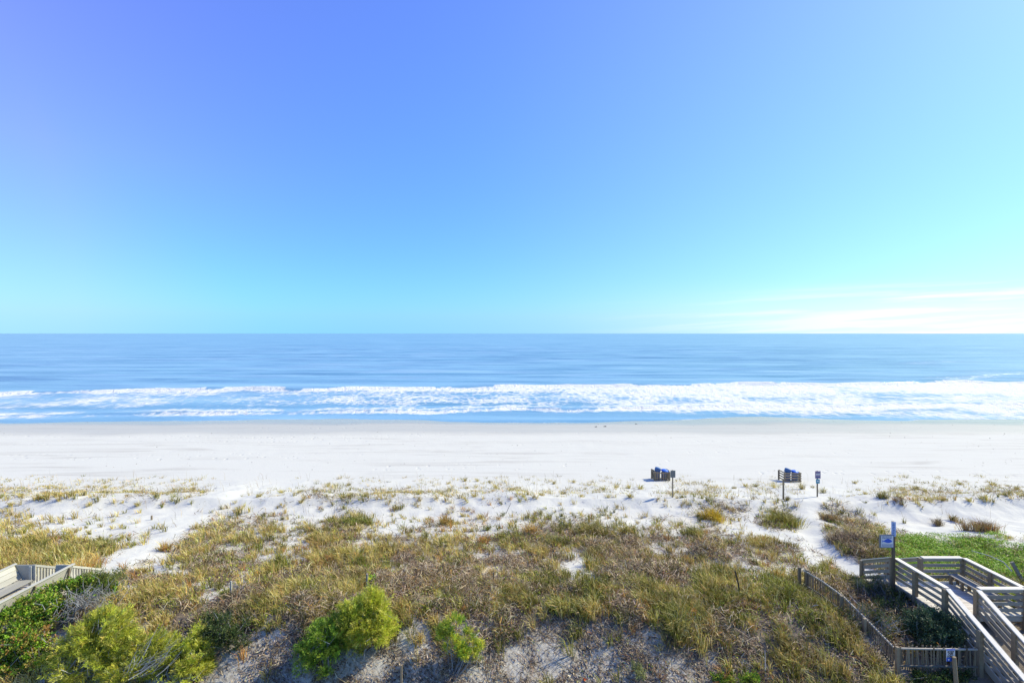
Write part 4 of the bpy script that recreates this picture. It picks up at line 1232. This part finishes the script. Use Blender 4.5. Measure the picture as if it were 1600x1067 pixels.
for k in range(420):
    a0 = Vector((random.gauss(0, 0.42), random.gauss(0.1, 0.35), random.uniform(0.05, 0.95)))
    dd = Vector((random.gauss(0.1, 0.6), random.gauss(0, 0.5), random.gauss(0.45, 0.4))); L = random.uniform(0.2, 0.5)
    p0 = b + a0; p2 = p0 + dd * L; p1 = (p0 + p2) / 2 + Vector((random.gauss(0, .04), random.gauss(0, .04), random.gauss(0, .04)))
    m.tube([p0, p1, p2], [0.010, 0.008, 0.004], 4, random.uniform(0.16, 0.36), cap=False)
m.build("branches", M_TWIG, t)
# vine bank under the left boardwalk
B = P(62, 985)
bush("vine_bank", "bank of glossy green vines climbing against the left boardwalk", "vines", B,
     [((-0.2, 1.2, 0.66), (0.8, 0.7, 0.5)), ((0.5, 1.4, 0.72), (0.7, 0.6, 0.42)), ((-0.6, 0.5, 0.55), (0.6, 0.7, 0.5)), ((0.0, 0.3, 0.5), (0.7, 0.6, 0.45)), ((-0.8, -0.2, 0.35), (0.6, 0.6, 0.5)), ((-0.1, -0.4, 0.25), (0.6, 0.5, 0.35)), ((0.9, 1.6, 0.55), (0.6, 0.5, 0.4))],
     3000, GREEN + GREEN + [(0.22, 0.26, 0.04), (0.30, 0.27, 0.06)], (0.075, 0.055), 6, 0.12, 0.5, 12, 0.02, 60, 0.3, M_WAXY, 0.72, kind='broad')
B = P(20, 1052)
bush("vine_bank", "green vines with yellow leaves filling the bottom left corner", "vines", B,
     [((0.0, 0.4, 0.75), (0.8, 0.7, 0.5)), ((0.5, 0.1, 0.4), (0.6, 0.5, 0.4)), ((-0.5, 0.0, 0.5), (0.6, 0.6, 0.5))],
     1500, GREEN + [(0.32, 0.30, 0.06), (0.36, 0.22, 0.06)], (0.075, 0.055), 6, 0.12, 0.5, 10, 0.02, 80, 0.34, M_WAXY, 0.6, kind='broad')
B = P(47, 1038)
bush("rusty_vine", "patch of rusty orange and red leaves among the left vines", "vines", B,
     [((0.0, 0.3, 0.75), (0.24, 0.25, 0.42)), ((0.1, 0.1, 0.4), (0.2, 0.25, 0.25))],
     80, RUST + OLIVE[3:5], (0.08, 0.05), 6, 0.14, 0.4, 6, 0.012, 12, 0.3, M_LEAF, 0.6, kind='broad')
B = P(125, 950)
bush("olive_shrub", "olive green shrub right of the vines at the foot of the left stairs", "shrub", B,
     [((0.1, 0.6, 0.62), (0.75, 0.5, 0.42)), ((0.7, 0.8, 0.55), (0.55, 0.4, 0.36))],
     800, [(0.18, 0.22, 0.05), (0.24, 0.27, 0.07), (0.13, 0.16, 0.05)], (0.07, 0.02), 10, 0.18, 0.5, 8, 0.018, 60, 0.3)
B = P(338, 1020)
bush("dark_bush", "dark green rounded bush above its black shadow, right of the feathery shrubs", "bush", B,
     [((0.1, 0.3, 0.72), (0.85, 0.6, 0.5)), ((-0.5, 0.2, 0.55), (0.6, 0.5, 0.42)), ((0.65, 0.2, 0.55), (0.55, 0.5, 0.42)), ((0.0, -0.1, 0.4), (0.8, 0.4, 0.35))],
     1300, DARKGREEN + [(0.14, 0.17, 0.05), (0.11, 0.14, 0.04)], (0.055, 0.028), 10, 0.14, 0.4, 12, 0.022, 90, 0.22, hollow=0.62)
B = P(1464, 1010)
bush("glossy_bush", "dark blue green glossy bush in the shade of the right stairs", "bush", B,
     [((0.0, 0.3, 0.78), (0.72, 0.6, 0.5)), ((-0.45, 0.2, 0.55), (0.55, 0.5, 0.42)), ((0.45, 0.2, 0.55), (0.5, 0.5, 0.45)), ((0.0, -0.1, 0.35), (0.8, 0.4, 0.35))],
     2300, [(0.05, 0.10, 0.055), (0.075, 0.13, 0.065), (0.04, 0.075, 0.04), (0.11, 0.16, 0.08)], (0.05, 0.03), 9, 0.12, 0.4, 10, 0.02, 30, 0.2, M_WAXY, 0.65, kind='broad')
B = P(1375, 950)
bush("twiggy_thicket", "dark twiggy thicket between the picket fence and the sign pole", "shrub", B,
     [((0.0, 0.3, 0.45), (0.85, 0.6, 0.40)), ((0.6, 0.1, 0.35), (0.6, 0.5, 0.35)), ((-0.4, 0.6, 0.4), (0.5, 0.5, 0.35)), ((0.45, 0.8, 0.5), (0.6, 0.5, 0.4))],
     1100, DARKGREEN + [(0.12, 0.12, 0.05), (0.16, 0.13, 0.09)], (0.05, 0.022), 7, 0.14, 0.4, 14, 0.014, 260, 0.2, hollow=0.4)
B = P(1335, 1000)
bush("twiggy_thicket", "brown and green thicket behind the middle of the long picket fence", "shrub", B + Vector((0.9, 0.5, 0)),
     [((0.0, 0.3, 0.35), (0.7, 0.6, 0.34)), ((0.7, 0.0, 0.3), (0.6, 0.5, 0.3))],
     800, DARKGREEN + BROWN[:2] + [(0.14, 0.15, 0.05)], (0.05, 0.022), 7, 0.14, 0.4, 10, 0.012, 200, 0.22, hollow=0.4)
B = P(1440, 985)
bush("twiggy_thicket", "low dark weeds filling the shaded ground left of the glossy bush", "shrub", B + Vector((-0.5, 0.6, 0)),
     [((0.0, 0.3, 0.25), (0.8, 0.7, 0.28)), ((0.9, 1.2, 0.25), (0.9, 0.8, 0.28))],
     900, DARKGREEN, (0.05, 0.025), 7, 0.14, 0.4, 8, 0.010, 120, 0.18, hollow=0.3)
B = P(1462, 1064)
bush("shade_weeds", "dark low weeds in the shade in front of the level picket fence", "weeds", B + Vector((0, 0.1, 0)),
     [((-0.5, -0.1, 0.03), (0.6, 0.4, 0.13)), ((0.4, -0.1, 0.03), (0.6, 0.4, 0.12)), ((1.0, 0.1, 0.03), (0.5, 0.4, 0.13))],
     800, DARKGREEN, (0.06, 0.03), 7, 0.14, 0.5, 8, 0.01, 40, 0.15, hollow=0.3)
B = P(1590, 985)
bush("yellow_shrub", "small yellow green shrub behind the right stair rail at the picture edge", "shrub", B + Vector((1.0, 0.9, 0)),
     [((0.0, 0.3, 0.7), (0.6, 0.5, 0.4)), ((0.5, 0.2, 0.5), (0.5, 0.5, 0.4))],
     600, LIME[:3] + GREEN[:2], (0.07, 0.03), 9, 0.16, 0.4, 8, 0.018, 20, kind='broad')
B = P(1152, 1066)
bush("weed_patch", "bright green leafy weeds at the bottom edge beside the bark slope", "weeds", B,
     [((0.0, 0.0, 0.08), (0.75, 0.35, 0.16)), ((-0.5, -0.1, 0.06), (0.45, 0.3, 0.12)), ((0.65, 0.1, 0.08), (0.5, 0.35, 0.15))],
     330, GREEN + MIDGREEN + OLIVE[:3], (0.075, 0.035), 8, 0.14, 0.7, 6, 0.01, 12, kind='broad')
B = P(591, 922)
bush("weed_patch", "small bright green leafy plant right of the tall grey post", "weeds", B, [((0.0, 0.1, 0.2), (0.42, 0.3, 0.24))], 190, GREEN[1:] + LIME[:2], (0.08, 0.045), 8, 0.14, 0.7, 4, 0.01, 4, kind='broad')
B = P(995, 1066)
bush("weed_patch", "single pale green sprout growing on the open bark slope", "weeds", B, [((0.0, 0.05, 0.25), (0.24, 0.2, 0.26))], 70, [(0.22, 0.26, 0.10), (0.28, 0.30, 0.13)], (0.09, 0.03), 8, 0.16, 0.9, 4, 0.01, 4, kind='broad')
B = P(1070, 985)
bush("rusty_weed", "upright orange brown dead weed in the shaded dune hollow", "weeds", B + Vector((0.35, 0, 0)), [((0.0, 0.1, 0.3), (0.12, 0.12, 0.36))], 26, RUST, (0.08, 0.03), 6, 0.14, 0.7, 4, 0.01, 6, kind='broad')

# ------------------------------------------------------------------ grass clumps that stand out one by one
def clump(px, py, hgt, rad, nb, pal, label, group=None, name="grass_clump", cat="grass clump", lean=0.45, wid=0.022, n=1):
    b = P(px, py)
    o = Strips()
    k = n
    cx = b.x + rng.normal(0, rad * 0.5, k) if k > 1 else np.array([b.x]); cy = b.y + (rng.normal(0, rad * 0.4, k) if k > 1 else np.zeros(1))
    tufts(o, cx, cy, nb, rad * (0.45 if k > 1 else 0.8), hgt, wid, pal, lean)
    me = o.mesh(name)
    co = np.empty(len(me.vertices) * 3, np.float32); me.vertices.foreach_get("co", co)
    me.vertices.foreach_set("co", (co.reshape(-1, 3) - np.array(b, np.float32)).ravel()); me.update()
    ob = link(name, me, None, M_GRASS); ob.location = b
    return tag(ob, label, cat, group)
clump(1112, 812, 0.95, 0.9, 60, [(0.62, 0.42, 0.04), (0.55, 0.35, 0.03), (0.48, 0.36, 0.05), (0.40, 0.33, 0.05)], "brightest golden yellow grass clump between the two bin pens", n=9)
clump(1085, 838, 0.85, 0.8, 60, OLIVE + GOLD[:2], "olive grass clump on the rise just below the brightest golden clump", n=9)
clump(1226, 818, 0.95, 1.0, 70, OLIVE + [(0.34, 0.28, 0.05), (0.40, 0.32, 0.06)], "large dense olive grass clump on sand below the bare post", n=14)
clump(1210, 762, 0.7, 0.35, 60, GOLD, "golden tuft left of the level railed pen's post")
clump(1253, 764, 0.85, 0.35, 80, GOLD + OLIVE[3:5], "golden tuft at the right corner of the level railed pen")
clump(1286, 770, 0.7, 0.3, 60, OLIVE + GOLD[:2], "small green tuft just right of the faded purple notice")
clump(1530, 830, 0.95, 0.75, 70, RUST + BROWN[:3] + GOLD[:2], "big rusty brown clump alone on the white hollow at right", n=10)
clump(1465, 820, 0.62, 0.45, 60, BROWN + GOLD[:2], "grey brown clump on white sand left of the big rusty one", n=4)
clump(1490, 815, 0.6, 0.45, 50, GOLD[2:] + BROWN[:2], "thin straw coloured clump just left of the big rusty one", n=3)
clump(1520, 846, 0.5, 0.7, 50, BROWN + RUST[:1], "low brown clump on the upper edge of the green creeper", n=5)
clump(1300, 815, 0.85, 0.7, 60, BROWN + RUST + GOLD[:2], "brown bushy clump beside the right hand sand path", n=8)
clump(1320, 848, 0.9, 0.9, 60, BROWN + [(0.36, 0.27, 0.19)], "large grey brown clump right of the path, left of the fish notice", n=12)
clump(1368, 868, 0.7, 0.8, 50, OLIVE + BROWN[:2] + GOLD[:1], "olive brown clump beneath the fish notice", n=9)
clump(1378, 778, 0.6, 0.5, 50, OLIVE + GOLD[:2], "wide green tuft near the left end of the right seaward grass", n=5)
clump(1404, 787, 0.4, 0.5, 50, BROWN + RUST[:1], "low brown tuft on the lip of the white hollow", n=4)
clump(870, 852, 0.75, 0.7, 60, OLIVE, "dark olive clump in mid dune above the white sand gap", n=8)
clump(925, 838, 1.05, 0.8, 60, OLIVE + GOLD[:3], "tallest green gold clump right of mid dune", n=10)
clump(982, 836, 0.9, 0.5, 60, GOLD + OLIVE[:3], "yellow green clump leaning left on a bare sand face", n=5)
clump(833, 835, 0.9, 0.6, 60, RUST + GOLD[:3] + BROWN[:2], "orange brown clump on the crest in mid dune", n=6)
clump(692, 820, 0.85, 0.5, 50, RUST + GOLD[:3], "slanting orange grass clump on the white dune face", n=5)
clump(754, 850, 0.7, 0.4, 50, RUST, "narrow rusty orange tuft below the stick in the sand", n=3)
clump(1056, 988, 1.15, 0.5, 130, OLIVE + [(0.40, 0.34, 0.15)], "long weeping grass clump hanging over the bark slope", n=4, lean=0.7, wid=0.014)
clump(560, 818, 0.7, 0.9, 60, OLIVE + GREEN[:1], "broad green grass clump at the foot of the left white dune face", n=12)
clump(430, 830, 0.7, 0.6, 50, GOLD + OLIVE[:2], "golden olive clump left of the broad green one", n=6)
clump(264, 862, 0.85, 0.3, 60, RUST + GOLD[:3], "upright rusty tuft standing right of the left path", n=2)
clump(130, 892, 0.9, 0.6, 60, GOLD + RUST[:2], "orange gold clump behind the picket stair rail", n=6)
clump(1270, 762, 0.35, 0.3, 40, OLIVE + BROWN, "tiny dark tuft alone on bare sand right of the level railed pen")
# the many small tufts along the seaward edge share one look
pts = [(18, 790), (33, 775), (62, 780), (75, 763), (120, 770), (140, 790), (165, 762), (196, 768), (216, 790), (240, 772), (270, 768), (300, 766), (318, 770),
       (405, 776), (440, 770), (466, 770), (470, 786), (512, 760), (545, 758), (535, 778), (570, 775), (640, 762), (655, 772), (700, 756), (726, 752), (746, 752), (765, 753),
       (775, 762), (688, 772), (742, 776), (818, 776), (847, 774), (866, 756), (896, 754), (880, 772), (962, 762), (944, 765), (982, 763), (1000, 764), (908, 776), (984, 777), (950, 777),
       (1147, 763), (1165, 760), (1180, 760), (1335, 755), (1352, 772), (1413, 765), (1430, 764), (1446, 768), (1468, 768), (1495, 768), (1500, 757), (1545, 765), (1549, 757), (1567, 773), (1590, 765), (1447, 782), (1475, 782), (1514, 783), (1533, 779)]
protos = []
for i, (x, y) in enumerate(pts):
    if i < 8:
        o = clump(x, y, rng.uniform(0.32, 0.52), 0.27, 60, GOLD + OLIVE[3:5] if i % 2 else GOLD + OLIVE[:2], "small golden green grass tuft on white sand along the seaward edge of the dune", "small grass tufts along the seaward edge", "grass_tuft", "grass tuft", wid=0.022, lean=0.6)
        protos.append(o)
    else:
        o = protos[i % 8].copy(); COL.objects.link(o)
        o.location = P(x, y); s_ = random.uniform(0.75, 1.25); o.scale = (s_, s_, s_); o.rotation_euler.z = random.uniform(0, 6.28)

# ------------------------------------------------------------------ small scraps
def scrap(px, py, label, s_=0.10):
    b = P(px, py); m = MB()
    for k in range(5):
        c = b + Vector((random.gauss(0, s_ * 0.5), random.gauss(0, s_ * 0.4), 0.04 + random.uniform(0, s_ * 1.2))); d_ = Vector((random.gauss(0, 1), random.gauss(0, 1), random.gauss(0.4, 0.5))).normalized()
        m.beam(c - d_ * s_ * 0.6, c + d_ * s_ * 0.6, s_ * 0.5, 0.006, shade=1.0)
    o = m.build("plastic_scrap", M_ORANGE); co = b
    tag(o, label, "plastic scrap")
scrap(1209, 1062, "bright orange plastic scrap among the weeds near the lower right", 0.11)
scrap(914, 1064, "small orange red plastic scrap on the bark slope at the bottom edge", 0.07)
def seaweed(px, py, s_, label):
    b = P(px, py); m = MB()
    for k in range(14):
        p = b + Vector((random.gauss(0, s_), random.gauss(0, s_), random.uniform(0.0, s_ * 0.7)))
        m.tube([p, p + Vector((random.gauss(0, s_), random.gauss(0, s_), random.uniform(0, s_ * 0.6))), p + Vector((random.gauss(0, s_), random.gauss(0, s_), 0))], [s_ * 0.3, s_ * 0.35, s_ * 0.15], 5, random.uniform(0.08, 0.14))
    tag(m.build("seaweed_clump", M_TWIG), label, "seaweed")
seaweed(931, 667, 0.09, "left of two dark seaweed clumps side by side on damp sand")
seaweed(945.5, 666.5, 0.10, "right of two dark seaweed clumps side by side on damp sand")
seaweed(993.5, 662.5, 0.08, "dark seaweed clump nearest the water, alone on the damp sand")
